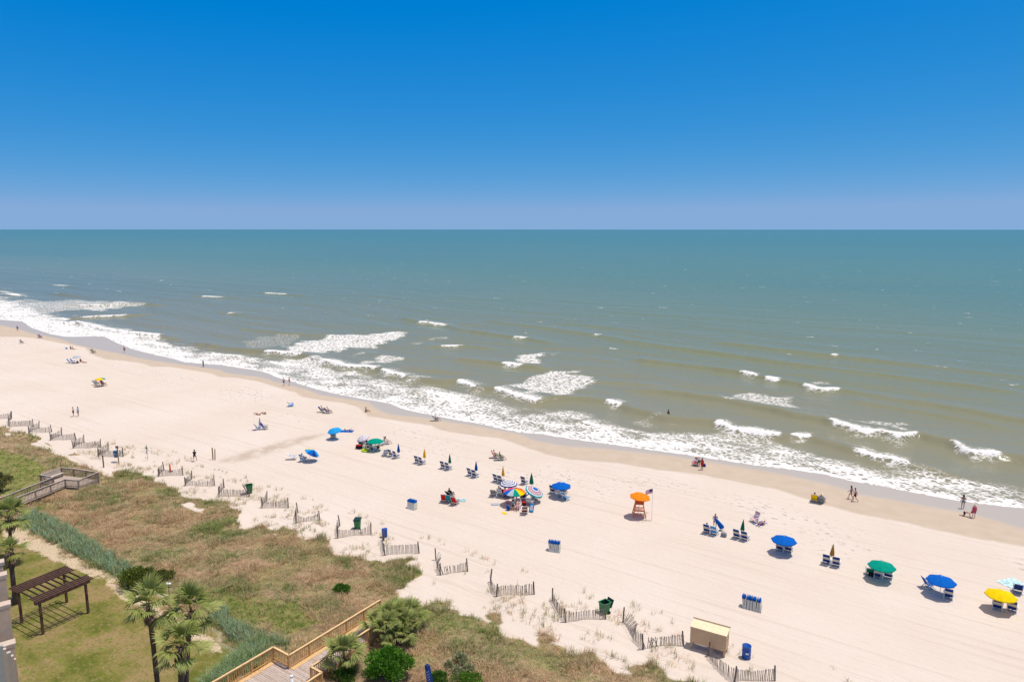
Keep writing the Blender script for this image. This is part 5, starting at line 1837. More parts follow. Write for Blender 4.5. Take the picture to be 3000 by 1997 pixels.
uo = umbrella('plain orange umbrella fixed to the lifeguard chair', 1870, 1449, C_ORANGE, R=1.2, rim=2.45, rise=.45, tilt=(3, 4))
o = thing('flag_pole', 'thin white pole with small striped flag by lifeguard chair', 'flag', at(1909, 1526), 0.15)
MB().tube((0, 0, -.3), (0, 0, 3.95), .022, .018, 8).build('pole', POLE, o)
FR, FW, FB = cloth('flag_red', (.55, .05, .08)), C_WHITE, cloth('flag_blue', (.05, .06, .25))
def flag_pt(u, v):
    return (-.02 - u * .85, .10 * math.sin(u * 5) * u, 3.88 - v * .52 - u * .16)
for i in range(7):
    mb = MB()
    for k in range(10):
        u0, u1 = k / 10, (k + 1) / 10
        if i < 4 and u1 <= .41:
            continue
        mb.add([flag_pt(u0, i / 7), flag_pt(u1, i / 7), flag_pt(u1, (i + 1) / 7), flag_pt(u0, (i + 1) / 7)], [(0, 1, 2, 3)])
    mb.build('stripe', FR if i % 2 == 0 else FW, o)
mb = MB()
for k in range(4):
    u0, u1 = k / 10, (k + 1) / 10
    mb.add([flag_pt(u0, 0), flag_pt(u1, 0), flag_pt(u1, 4 / 7), flag_pt(u0, 4 / 7)], [(0, 1, 2, 3)])
mb.build('canton', FB, o)
o = thing('rescue_stand', 'low thin frame on the sand beside the lifeguard chair', 'stand', at(1892, 1524), face(35))
MB().tube((0, 0, -.2), (0, 0, .95), .02, .02, 6).build('upright', DARKPOLE, o)
MB().tube((-.3, 0, .95), (.3, 0, .95), .018, .018, 6).build('crossbar', DARKPOLE, o)
MB().tube((-.55, 0, .02), (.55, 0, .02), .018, .018, 6).build('foot_bar', DARKPOLE, o)

# ------------------------------------------------------------------ timber decks
def strips(poly, d, width, gap):
    """cut a convex plan polygon into planks that run across direction d"""
    d = Vector((d[0], d[1])).normalized()
    s = Vector((-d.y, d.x))
    ts = [Vector(p).dot(d) for p in poly]
    out = []
    t = min(ts)
    while t < max(ts):
        cut = [Vector(p) for p in poly]
        for sign, lim in ((1, t + gap / 2), (-1, t + width - gap / 2)):
            res = []
            for i in range(len(cut)):
                a, b = cut[i], cut[(i + 1) % len(cut)]
                fa, fb = sign * (a.dot(d) - lim), sign * (b.dot(d) - lim)
                if fa >= 0:
                    res.append(a)
                if (fa >= 0) != (fb >= 0):
                    res.append(a.lerp(b, fa / (fa - fb)))
            cut = res
            if not cut:
                break
        if len(cut) >= 3:
            out.append([tuple(p) for p in cut])
        t += width
    return out


def rail_run(o, org, pts, z_deck, h, m_post, m_bal, m_cap, spacing=1.9, bal=.16, ends=(True, True), cap_w=.15):
    """posts, balusters, lower rail and cap along a plan polyline; every piece its own part"""
    bal_me = None
    for i in range(len(pts) - 1):
        a, b = Vector((*pts[i], 0)), Vector((*pts[i + 1], 0))
        d = b - a
        L = d.length
        u = d.normalized()
        k = max(1, round(L / spacing))
        for j in range(k + 1):
            if (j == 0 and i > 0) or (j == 0 and not ends[0]):
                continue
            p = a + d * (j / k)
            gz = height(p.x, p.y) - .3
            MB().beam(Vector((p.x, p.y, gz)) - org, Vector((p.x, p.y, z_deck + h - .02)) - org, .105, .105, up=u).build('post', m_post, o)
        MB().beam(Vector((a.x, a.y, z_deck + h)) - org, Vector((b.x, b.y, z_deck + h)) - org, cap_w, .045).build('cap_rail', m_cap, o)
        MB().beam(Vector((a.x, a.y, z_deck + .13)) - org, Vector((b.x, b.y, z_deck + .13)) - org, .05, .09).build('lower_rail', m_post, o)
        MB().beam(Vector((a.x, a.y, z_deck + h - .09)) - org, Vector((b.x, b.y, z_deck + h - .09)) - org, .045, .09).build('upper_rail', m_post, o)
        nb = int(L / bal)
        if bal_me is None:
            bal_me = MB().box((0, 0, (h - .12) / 2), (.038, .038, h - .14)).mesh('baluster', m_bal)
        for j in range(1, nb):
            p = a + d * (j / nb)
            link('baluster', bal_me, o, Vector((p.x, p.y, z_deck + .07)) - org, (0, 0, math.atan2(u.y, u.x)))


# new boardwalk
ZD = 1.55
def rp(px, py, z):
    return ray(px, py, z)
RH = 1.05
R = [rp(px, py, ZD + RH) for px, py in ((640, 2003), (800, 1894), (846, 1918), (1114, 1756))]
nvec, avec = Vector((NX, NY)), Vector((AX, AY))
R1, R2, R3 = Vector(R[1]), Vector(R[2]), Vector(R[3])
along = (R3 - R2).normalized()                     # seaward
across = Vector((along.y, -along.x))               # along the shore, towards the camera's right
if across.dot(avec) < 0:
    across = -across
S2 = Vector(rp(910, 1951, ZD + RH))
wid = abs((S2 - R2).dot(across))
R1 = R2 - across * abs((R2 - R1).dot(across))
R0 = R1 - along * 7.5
S1 = Vector(rp(946, 1966, ZD + RH))
S1 = S2 + across * abs((S1 - S2).dot(across))
S0 = S1 - along * 7.0
S3 = S2 + along * (R3 - S2).dot(along)
BRDZ = height(*R2)
org = Vector((R2.x, R2.y, BRDZ))
bw = thing('boardwalk', 'new orange timber boardwalk with railings leading to the beach', 'boardwalk', org, 0)
PLANK_GREY = [mat('plank_%d' % i, c, rough=.8, var=.16, scale=7, bump=.2) for i, c in enumerate([(.42, .33, .28), (.47, .38, .33), (.38, .29, .235)])]
walk_poly = [R2, S2, S3, R3]
base = R2 + along * ((S2 - R2).dot(along))
land_poly = [R0, S0, S0 + along * ((S2 - S0).dot(along)), R2 + along * (S2 - R2).dot(along) - across * abs((R2 - R1).dot(across))]
walk_poly = [base, S2, S3, R3]
PLANK_ORANGE = mat('plank_fresh', (.58, .37, .17), rough=.8, var=.12, scale=7)
def lay(poly, d, inset):
    for k, pl in enumerate(strips([tuple(p) for p in poly], d, .16, .014)):
        MB().slab([(x - org.x, y - org.y) for x, y in pl], ZD - .04 - org.z, ZD + random.uniform(-.004, .004) - org.z).build('plank', random.choice(PLANK_GREY), bw)
lay(walk_poly, along, 0)
lay(land_poly, along, 0)
# fresh timber border board along the railings
for a_, b_, off in ((base, R3, across), (land_poly[0], land_poly[3], across)):
    p0, p1 = a_ + off * .22, b_ + off * .22
    MB().beam(Vector((p0.x, p0.y, ZD + .014)) - org, Vector((p1.x, p1.y, ZD + .014)) - org, .34, .02).build('border_board', PLANK_ORANGE, bw)
rail_run(bw, org, [tuple(R0), tuple(R1), tuple(R2), tuple(R3)], ZD, RH, NEW_WOOD, NEW_WOOD, NEW_WOOD_TOP, 1.9, .17)
rail_run(bw, org, [tuple(S0), tuple(S1), tuple(S2), tuple(S3)], ZD, RH, NEW_WOOD, NEW_WOOD, NEW_WOOD_TOP, 1.9, .17)
for a_, b_ in ((base, R3), (S2, S3), (R0, R1), (S0, S1)):
    MB().beam(Vector((a_.x, a_.y, ZD - .16)) - org, Vector((b_.x, b_.y, ZD - .16)) - org, .06, .22).build('joist', NEW_WOOD, bw)
# white tube on the landing
o = thing('white_post', 'white capped tube standing on the new boardwalk landing', 'post', Vector((*rp(858, 2050, ZD), ZD)), 0)
MB().tube((0, 0, 0), (0, 0, 1.75), .10, .10, 14).build('tube', WHITE_FRAME, o, True)
MB().lathe([(.115, 1.75), (.118, 1.80), (.10, 1.85), (.02, 1.88)], 14).build('cap', WHITE_FRAME, o)

# old viewing platform
ZP = 1.55
PH = 1.0
pp = lambda px, py: Vector(rp(px, py, ZP + PH))
A, B, Cc, Dd, E_, F_, G_, H_, I_ = [pp(*p) for p in ((38, 1443), (156, 1397), (117, 1390), (179, 1369), (215, 1372), (251, 1377), (287, 1383), (229, 1406), (190, 1403))]
K_ = pp(57, 1453)
rampdir = (B - A).normalized()
A2 = A - rampdir * 6
K2 = K_ - rampdir * 6
org = Vector((I_.x, I_.y, height(*I_)))
pf = thing('viewing_platform', 'weathered grey timber viewing platform with bench and ramp', 'platform', org, 0)
PLANK_OLD = [mat('old_plank_%d' % i, c, rough=.9, var=.25, scale=7, bump=.3) for i, c in enumerate([(.40, .31, .25), (.45, .35, .28), (.35, .27, .21)])]
hull = [tuple(p) for p in (Cc, B, I_, H_, G_, F_, E_, Dd)]
def lay2(poly, d):
    for pl in strips(poly, d, .17, .016):
        MB().slab([(x - org.x, y - org.y) for x, y in pl], ZP - .04 - org.z, ZP + random.uniform(-.005, .005) - org.z).build('plank', random.choice(PLANK_OLD), pf)
lay2([tuple(p) for p in (Cc, I_, H_, G_, Dd)], rampdir)
lay2([tuple(p) for p in (A2, K2, I_, B)], rampdir)
rail_run(pf, org, [tuple(p) for p in (A2, A, B, Cc, Dd, E_, F_, G_, H_, I_, K_, K2)], ZP, PH, OLD_WOOD, OLD_WOOD, OLD_WOOD_PALE, 2.1, .17, cap_w=.13)
MB().slab([tuple(Vector(p) - Vector((org.x, org.y))) for p in hull], ZP - .40 - org.z, ZP - .05 - org.z).build('rim_joist', OLD_WOOD, pf)
bd = (Dd - Cc).normalized()
bn = Vector((-bd.y, bd.x))
if bn.dot((I_ + G_) / 2 - Cc) < 0:
    bn = -bn
for i in range(4):
    p0, p1 = Cc + bd * .3 + bn * (.25 + .15 * i), Dd - bd * .2 + bn * (.25 + .15 * i)
    MB().beam(Vector((p0.x, p0.y, ZP + .45)) - org, Vector((p1.x, p1.y, ZP + .45)) - org, .135, .04).build('bench_slat', OLD_WOOD_PALE, pf)
for i in range(3):
    p0, p1 = Cc + bd * .3 + bn * (.17 - .05 * i), Dd - bd * .2 + bn * (.17 - .05 * i)
    MB().beam(Vector((p0.x, p0.y, ZP + .58 + .15 * i)) - org, Vector((p1.x, p1.y, ZP + .58 + .15 * i)) - org, .04, .13).build('bench_back', OLD_WOOD_PALE, pf)
for t in (.12, .5, .88):
    p0 = Cc.lerp(Dd, t) + bn * .5
    MB().box(Vector((p0.x, p0.y, ZP + .21)) - org, (.09, .09, .42)).build('bench_leg', OLD_WOOD, pf)

# ------------------------------------------------------------------ pergola
pq = [at(*p) for p in ((68, 1821), (199, 1762), (256, 1796), (123, 1858))]
pc = sum(pq, Vector()) / 4
pz = height(pc.x, pc.y)
org = Vector((pc.x, pc.y, pz))
o = thing('pergola', 'dark brown timber pergola standing on the lawn', 'pergola', org, 0)
un = ((pq[1] - pq[0]) + (pq[2] - pq[3])).to_2d().normalized()        # slats run this way
ua = Vector((un.y, -un.x))
if ua.dot((pq[3] - pq[0]).to_2d()) < 0:
    ua = -ua
ln = ((pq[1] - pq[0]).to_2d().length + (pq[2] - pq[3]).to_2d().length) / 4
la = ((pq[3] - pq[0]).to_2d().length + (pq[2] - pq[1]).to_2d().length) / 4
HT = 2.75
def lp(i, j, z_):
    v = un * i + ua * j
    return Vector((v.x, v.y, z_))
for i in (-1, 1):
    for j in (-1, 1):
        MB().beam(lp(i * ln, j * la, -.3), lp(i * ln, j * la, HT), .16, .16, up=(*un, 0)).build('post', BROWN_WOOD, o)
for j in (-1, 1):
    for s in (-.1, .1):
        MB().beam(lp(-ln - .35, j * la + s, HT + .0), lp(ln + .35, j * la + s, HT + .0), .05, .24).build('main_beam', BROWN_WOOD, o)
for k in range(9):
    t = -ln - .1 + (2 * ln + .2) * k / 8
    MB().beam(lp(t, -la - .45, HT + .19), lp(t, la + .45, HT + .19), .05, .15).build('rafter', BROWN_WOOD, o)
sl = [-la - .42 + .31 * i for i in range(5)] + [la + .42 - .31 * i for i in range(4)]
for t in sl:
    MB().beam(lp(-ln - .45, t, HT + .31), lp(ln + .45, t, HT + .31), .085, .10).build('roof_slat', BROWN_WOOD, o)

# ------------------------------------------------------------------ lamp and banner
o = thing('garden_lamp', 'dark garden lamp post with two white globes', 'lamp', at(498, 1766), 0)
MB().lathe([(.09, -.2), (.09, .06), (.045, .10), (.04, 1.62), (.05, 1.66)], 10).build('post', DARKPOLE, o)
MB().beam((-.10, 0, 1.66), (.12, 0, 1.66), .03, .03).build('arm', DARKPOLE, o)
GLOBE = mat('white_globe', (.82, .82, .80), rough=.3, var=.03)
for s in (-.10, .12):
    MB().ball((s, 0, 1.80), .115, 12).build('globe', GLOBE, o, True)
    MB().lathe([(.05, 1.64), (.06, 1.70), (.05, 1.72)], 8, c=(s, 0, 0)).build('collar', DARKPOLE, o)
BLUE_B = mat('banner_blue', (.012, .055, .25), rough=.7, var=.15)
o = thing('rolled_banner', 'rolled blue and white banner standing in the scrub', 'banner', at(1268, 2052), 0)
o.rotation_euler = (0, math.radians(-7), 0)
MB().tube((0, 0, -.2), (0, 0, 2.75), .02, .018, 6).build('pole', METAL, o)
k = 14
vs, fs = [], []
prof = [(.03, .5), (.11, .7), (.16, 1.3), (.19, 1.8), (.17, 2.3), (.15, 2.72), (.10, 2.76)]
for j, (rr, zz) in enumerate(prof):
    for i in range(k):
        t = 2 * math.pi * i / k
        w = 1 + .18 * math.cos(i * 2 * math.pi / 3.5)
        vs.append((rr * w * math.cos(t), rr * w * .7 * math.sin(t), zz))
for j in range(len(prof) - 1):
    for i in range(k):
        fs.append((j * k + i, j * k + (i + 1) % k, (j + 1) * k + (i + 1) % k, (j + 1) * k + i))
MB().add(vs, fs).build('cloth', BLUE_B, o)
for i in range(5):
    z_ = 1.45 + .2 * i
    q_ = [Vector((-.19 * math.cos(t) * (.95 if z_ < 2.2 else .85), -.15 * math.sin(t) - .01, z_ + .16 * abs(t - 1.2))) for t in np.linspace(.4, 2.0, 6)]
    MB().path(q_, .010, 4).build('wave_mark', C_WHITE, o)

# ------------------------------------------------------------------ hotel wing at the edge of the view
STUCCO = mat('stucco', (.60, .44, .32), rough=.9, var=.08, scale=4, bump=.15)
STUCCO_TOP = mat('stucco_cap', (.52, .41, .33), rough=.8, var=.06)
GLASS_EDGE = mat('pale_glazing', (.42, .40, .35), rough=.45, var=.06, spec=.2)
hb_ = Vector((-25.7, 32.4))
hotel = thing('hotel_wing', 'beige stucco hotel wing with stepped piers beside the lawn', 'building', Vector((hb_.x, hb_.y, height(*hb_))), 0)
ho = Vector(hotel.location)
view = Vector((hb_.x, hb_.y)).normalized()
side = Vector((-view.y, view.x))                 # towards the left of the view
if side.x > 0:
    side = -side
def pier(px, py_top, t, wdt, depth_, capped=True, m=STUCCO, name='pier'):
    """pier whose edge shows at this pixel, standing t times as far out as the wing's corner"""
    g0 = ray(px, py_top, 0)
    dirv = Vector(g0).normalized()
    r_ = t
    p = dirv * r_
    top = CAM_H - CAM_H * r_ / Vector(g0).length
    a0 = p
    a1 = p + side * wdt
    b0 = p + view * depth_
    b1 = a1 + view * depth_
    gz = min(height(*a0), height(*b0)) - .5
    poly = [(v.x - ho.x, v.y - ho.y) for v in (a0, a1, b1, b0)]
    c = MB().slab(poly, gz - ho.z, top - ho.z).build(name, m, hotel)
    if capped:
        cc = sum((Vector(q_) for q_ in poly), Vector((0, 0))) / 4
        MB().slab([tuple(cc + (Vector(q_) - cc) * 1.06) for q_ in poly], top - ho.z, top - ho.z + .18).build('cap', STUCCO_TOP, c)
pier(42, 1893, 40.0, 2.5, .5)
pier(28, 1778, 41.5, 2.5, .5)
pier(17, 1692, 43.0, 2.5, .5)
pier(9, 1655, 44.5, 2.5, .5)
for k, (px, t) in enumerate(((47, 38.6), (40, 38.2), (31, 37.8), (18, 37.2), (8, 36.6))):
    pier(px, 1930 - 10 * k, t, .35, .18, False, GLASS_EDGE if k in (2, 4) else STUCCO_TOP, 'balcony_edge')
    pier(px - 4, 1950 - 10 * k, t + .25, .9, .5, False, STUCCO, 'wall_strip')

# ------------------------------------------------------------------ vegetation
LEAF_MAT, nt_, bs = _new('leaf_blades')
q = NT(LEAF_MAT)
colr = q.attr('tint', 'Color')
q.lk(colr, bs.inputs['Base Color'])
bs.inputs['Roughness'].default_value = .6
bs.inputs['Specular IOR Level'].default_value = .2
trn = q.node('ShaderNodeBsdfTranslucent')
q.lk(colr, trn.inputs['Color'])
mxs = q.node('ShaderNodeMixShader')
mxs.inputs[0].default_value = .28
q.lk(bs.outputs[0], mxs.inputs[1])
q.lk(trn.outputs[0], mxs.inputs[2])
q.lk(mxs.outputs[0], LEAF_MAT.node_tree.nodes['Material Output'].inputs['Surface'])


def blades(x, y, z, hgt, lean, width, col, per, rng, spread=.10):
    """tufts of bent blades; one array entry per tuft"""
    k = len(x)
    n_ = k * per
    rep = lambda v: np.repeat(v, per)
    az = rng.uniform(0, 2 * math.pi, n_)
    r0 = rng.uniform(0, 1, n_) ** .5 * rep(spread * np.ones(k))
    bx_, by_ = rep(x) + r0 * np.cos(az), rep(y) + r0 * np.sin(az)
    L = rep(hgt) * rng.uniform(.55, 1.15, n_)
    ln_ = rep(lean) * rng.uniform(.3, 1.5, n_)
    az2 = az + rng.normal(0, .5, n_)
    dx, dy = np.cos(az2), np.sin(az2)
    w = rep(width) * rng.uniform(.7, 1.3, n_)
    sx, sy = -dy * w / 2, dx * w / 2
    base = np.stack([bx_, by_, rep(z) - .04], 1)
    mid = base + np.stack([dx * L * ln_ * .35, dy * L * ln_ * .35, L * .62], 1)
    tip = base + np.stack([dx * L * ln_, dy * L * ln_, L * (1.0 - .35 * np.clip(ln_, 0, 1.2))], 1)
    s = np.stack([sx, sy, np.zeros(n_)], 1)
    V = np.stack([base - s, base + s, mid - s * .8, mid + s * .8, tip], 1).reshape(-1, 3)
    i = np.arange(n_)[:, None] * 5
    F = np.concatenate([i + np.array([[0, 1, 3]]), i + np.array([[0, 3, 2]]), i + np.array([[2, 3, 4]])], 0)
    c = np.repeat(col, per, 0) * rng.uniform(.78, 1.25, (n_, 1))
    return V, F, np.repeat(c, 5, 0)


def blade_object(name, sets, label):
    Vs, Fs, Cs, o = [], [], [], 0
    for V, F, c in sets:
        Vs.append(V); Fs.append(F + o); Cs.append(c)
        o += len(V)
    ob = link(name, np_mesh(name, np.concatenate(Vs), np.concatenate(Fs), LEAF_MAT, dict(tint=np.clip(np.concatenate(Cs), 0, 1))))
    return tag(ob, label, kind='stuff')


rng = np.random.default_rng(5)
DECK_POLYS = [[tuple(p) for p in walk_poly], [tuple(p) for p in land_poly], hull, [tuple(p) for p in (A2, K2, I_, B)]]
TANC = np.array([(.56, .375, .215), (.64, .455, .27), (.44, .29, .185), (.48, .275, .175), (.52, .39, .19)])
GRNC = np.array([(.13, .21, .030), (.18, .24, .045), (.10, .18, .03), (.23, .27, .07)])
TEALC = np.array([(.26, .35, .20), (.33, .42, .26), (.20, .28, .13)])
OLIVE = np.array([(.27, .27, .11), (.23, .24, .09), (.33, .32, .15)])


def scatter(na, rect, seed):
    r = np.random.default_rng(seed)
    a = r.uniform(rect[0], rect[1], na)
    n = r.uniform(rect[2], rect[3], na)
    x, y = to_xy(a, n)
    return a, n, x, y, r


def dune_grass(count, rect, seed, scale_w=1.0, per=7):
    a, n, x, y, r = scatter(count, rect, seed)
    ok = veg_here(a, n, x, y)
    for pl in DECK_POLYS:
        ok &= ~inside(pl, x, y)
    a, n, x, y = a[ok], n[ok], x[ok], y[ok]
    z_ = terrain(a, n)
    g = fbm(a / 6.0 + 60, n / 4.0, 4) + .35 * (fbm(a / 1.5, n / 1.5 + 9, 2) - .5)
    fringe = sstep(41, 46, n)
    isteal = np.zeros(len(a), bool)
    for pl in TEAL:
        isteal |= inside(pl, x, y)
    isgreen = np.zeros(len(a), bool)
    for pl in GREEN:
        isgreen |= inside(pl, x + (vnoise(a, n) - .5) * 3, y + (vnoise(a + 30, n) - .5) * 3)
    k = len(a)
    pick = lambda P_: P_[r.integers(0, len(P_), k)]
    col = pick(TANC).copy()
    pr = r.random(k)
    og = pr < np.clip(.36 + (g - .45) * 3.4, .08, .85)
    col[og] = pick(OLIVE)[og]
    ol = pr < fringe * .75
    col[ol] = pick(OLIVE)[ol]
    gg = (pr < np.clip((g - .56) * 4, 0, .7)) | (isgreen & (pr < .85))
    col[gg] = pick(GRNC)[gg]
    tt_ = isteal & (pr < .88)
    col[tt_] = pick(TEALC)[tt_]
    hgt = .24 + .50 * sstep(.35, .75, fbm(a / 1.8, n / 1.8 + 33, 3)) + .18 * fringe
    hgt = np.where(isgreen, .30, hgt)
    hgt = np.where(isteal, .85, hgt)
    lean = np.where(isteal, .45, .95 - .35 * fringe)
    wd = np.where(isteal, .030, .024) * scale_w
    return blades(x, y, z_, hgt, lean, wd, col, per, r, .14)


def teal_grass(count, rect, seed):
    a, n, x, y, r = scatter(count, rect, seed)
    ok = np.zeros(count, bool)
    for pl in TEAL:
        ok |= inside(pl, x, y)
    for pl in DECK_POLYS:
        ok &= ~inside(pl, x, y)
    a, n, x, y = a[ok], n[ok], x[ok], y[ok]
    k = len(a)
    c = TEALC[r.integers(0, 3, k)]
    c = c * 1.25
    mixg = r.random(k) < np.clip(.15 + (n - 31) * .16, 0, .6)
    c[mixg] = GRNC[r.integers(0, 4, k)][mixg]
    mixo = r.random(k) < .25
    c[mixo] = OLIVE[r.integers(0, 3, k)][mixo]
    return blades(x, y, terrain(a, n), r.uniform(.55, .95, k), r.uniform(.3, .8, k), np.full(k, .030), c, 8, r, .16)


blade_object('dune_grass', [dune_grass(46000, (-95, -2, 26, 49), 1), dune_grass(9000, (-175, -95, 24, 49), 2, 1.7, 6), teal_grass(7500, (-95, -40, 27, 40), 3)],
             'mixed brown and green dune grass')

# sparse tufts on the bare sand along the fences
a, n, x, y, r = scatter(5200, (-110, -4, 43.5, 52.5), 8)
clump = fbm(a / 2.3 + 70, n / 1.8, 3)
ok = (~veg_here(a, n, x, y)) & (clump > .555) & (r.random(len(a)) < .75 - .06 * np.clip(n - 44, 0, 12))
pathp = px_poly([(1165, 1790), (1180, 1730), (1250, 1680), (1262, 1600), (1400, 1640), (1440, 1690), (1420, 1740), (1280, 1745)])
ok &= ~(inside(pathp, x, y) & (r.random(len(a)) < .93))
a, n, x, y = a[ok], n[ok], x[ok], y[ok]
cols = np.concatenate([OLIVE, TANC[:2]])[r.integers(0, 5, len(a))]
blade_object('sand_tufts', [blades(x, y, terrain(a, n), r.uniform(.30, .75, len(a)), r.uniform(.4, .9, len(a)), np.full(len(a), .020), cols, 9, r, .16)],
             'thin tufts of grass on bare sand')

# mown lawn
a, n, x, y, r = scatter(30000, (-84, -42, 8, 29.2), 9)
ok = (~inside(VEG, x, y)) & (vnoise(a / .9, n / .9) > .25) & (~inside(LITTER, x, y) | (r.random(len(a)) < .12))
for pl in DECK_POLYS:
    ok &= ~inside(pl, x, y)
a, n, x, y = a[ok], n[ok], x[ok], y[ok]
g = fbm(a / 2.4 + 11, n / 2.4, 4)
cl = np.where((g > .52)[:, None], np.array([(.115, .185, .018)]), np.array([(.24, .205, .075)]))
cl = np.where((g < .40)[:, None], np.array([(.27, .20, .095)]), cl)
cl = np.where((fbm(a / 1.1 + 80, n / 1.1, 3) > .66)[:, None], np.array([(.15, .30, .015)]), cl)
blade_object('lawn_grass', [blades(x, y, terrain(a, n), r.uniform(.05, .10, len(a)), r.uniform(.5, 1.1, len(a)), np.full(len(a), .022), cl, 6, r, .16)], 'short patchy lawn grass')

# taller reeds beside the boardwalk
rp_ = px_poly([(585, 2010), (650, 1955), (710, 1905), (770, 1880), (812, 1886), (760, 1935), (640, 2015)])
xs, ys = [p[0] for p in rp_], [p[1] for p in rp_]
x, y = rng.uniform(min(xs), max(xs), 2200), rng.uniform(min(ys), max(ys), 2200)
ok = inside(rp_, x, y)
for pl in DECK_POLYS:
    ok &= ~inside(pl, x, y)
x, y = x[ok], y[ok]
a, n = to_an(x, y)
cl = np.concatenate([TEALC, GRNC[:2]])[rng.integers(0, 5, len(x))] * 1.05
blade_object('reeds', [blades(x, y, terrain(a, n), rng.uniform(.45, 1.0, len(x)), rng.uniform(.5, 1.1, len(x)), np.full(len(x), .024), cl, 8, rng, .15)],
             'tall green reeds beside the boardwalk')


# --- leafy shrubs: stems plus crowns of many small leaves
def shrub(label, px, py, rx, ry, rz_, count, cols, leaf=.07, seed=1, name='shrub', lobes=9, dz=.0):
    r = np.random.default_rng(seed)
    base = at(px, py)
    o = thing(name, label, 'shrub', base, 0)
    st = MB()
    cents, rads = [], []
    for i in range(lobes):
        t = 2 * math.pi * i / lobes * 1.618 * 2
        rr = (i / lobes) ** .5 * .75
        c = np.array([rx * rr * math.cos(t), ry * rr * math.sin(t), rz_ * (.85 - .55 * rr) + dz])
        cents.append(c + r.normal(0, .05, 3))
        rads.append(.42 * (rx + ry) / 2 * r.uniform(.7, 1.1))
        st.path([Vector((.05 * math.cos(t), .05 * math.sin(t), -.1)), Vector(c * .55), Vector(c)], [.04, .028, .012], 5)
    st.build('stem', BROWN_WOOD, o)
    which = r.integers(0, lobes, count)
    d = r.normal(0, 1, (count, 3))
    d /= np.linalg.norm(d, axis=1)[:, None]
    rad = np.array(rads)[which] * r.uniform(.55, 1.05, count)
    p = np.array(cents)[which] + d * rad[:, None] * np.array([1, 1, .8])
    p[:, 2] = np.maximum(p[:, 2], .06)
    u = np.cross(d, r.normal(0, 1, (count, 3)))
    u /= np.linalg.norm(u, axis=1)[:, None] + 1e-9
    up_ = d * .6 + np.array([0, 0, .5]) + r.normal(0, .3, (count, 3))
    up_ /= np.linalg.norm(up_, axis=1)[:, None]
    sz = leaf * r.uniform(.7, 1.4, count)[:, None]
    V = np.stack([p - u * sz * .35, p + u * sz * .35, p + up_ * sz * 1.4 + u * sz * .1, p + up_ * sz * .8 - u * sz * .45], 1).reshape(-1, 3)
    F = np.arange(count * 4).reshape(-1, 4)
    cc = np.array(cols)[r.integers(0, len(cols), count)] * r.uniform(.7, 1.3, (count, 1))
    cr = link('crown', np_mesh('crown', V, F, LEAF_MAT, dict(tint=np.clip(np.repeat(cc, 4, 0), 0, 1))), o)
    return o


DKG = [(.12, .17, .025), (.18, .22, .035), (.07, .10, .018), (.25, .27, .06)]
shrub('dark green glossy shrub at the lawn edge beside reeds', 404, 1714, 1.75, 1.5, 1.55, 5200, DKG, .10, 3, lobes=12)
shrub('smaller dark shrub merging into dune grass behind palm', 478, 1702, 1.15, 1.0, .95, 2400, DKG + [(.14, .12, .05)], .09, 4)
shrub('dark shrub with dry twigs beside the ramp', 2, 1440, 1.5, 1.3, 2.6, 3600, DKG + [(.22, .16, .10), (.26, .19, .13)], .10, 5)
shrub('bright round green bush alone in brown grass', 1003, 1738, .82, .75, .80, 3600, [(.10, .22, .025), (.13, .27, .03), (.06, .15, .02)], .07, 6)
shrub('lush bright green shrub beside the palmettos', 1138, 1985, 1.85, 1.6, 2.2, 9000, [(.075, .22, .014), (.12, .30, .022), (.04, .12, .012), (.16, .33, .04)], .10, 7, lobes=16)
shrub('lower leafy shrub under the small palmetto', 1010, 1990, .95, .9, .8, 2600, [(.09, .20, .02), (.13, .22, .04), (.05, .10, .02)], .08, 12)
SIL = [(.38, .38, .22), (.48, .47, .30), (.24, .27, .11), (.33, .35, .16)]
for i, (px, py, s, what) in enumerate(((1316, 1962, .55, 'silvery shrub beside the rolled banner'), (1352, 1940, .65, 'silvery shrub highest up the brown slope'),
                                       (1345, 1982, .70, 'broad silvery shrub with green base'), (1374, 1966, .50, 'small silvery shrub at the edge of the cluster'))):
    shrub(what, px, py, s, s, s * 1.1, 1300, SIL, .07, 20 + i, lobes=7)
shrub('low green weeds patch below the silvery shrubs', 1372, 2003, 1.5, 1.0, .5, 2400, [(.10, .22, .02), (.14, .25, .03)], .08, 31)
shrub('green weeds at foot of the rolled banner', 1285, 2003, .8, .7, .9, 1800, [(.07, .16, .02), (.11, .20, .03)], .08, 32)
shrub('small green weed growing through the boardwalk landing', 752, 1968, .25, .25, .45, 260, [(.06, .13, .03)], .07, 33)

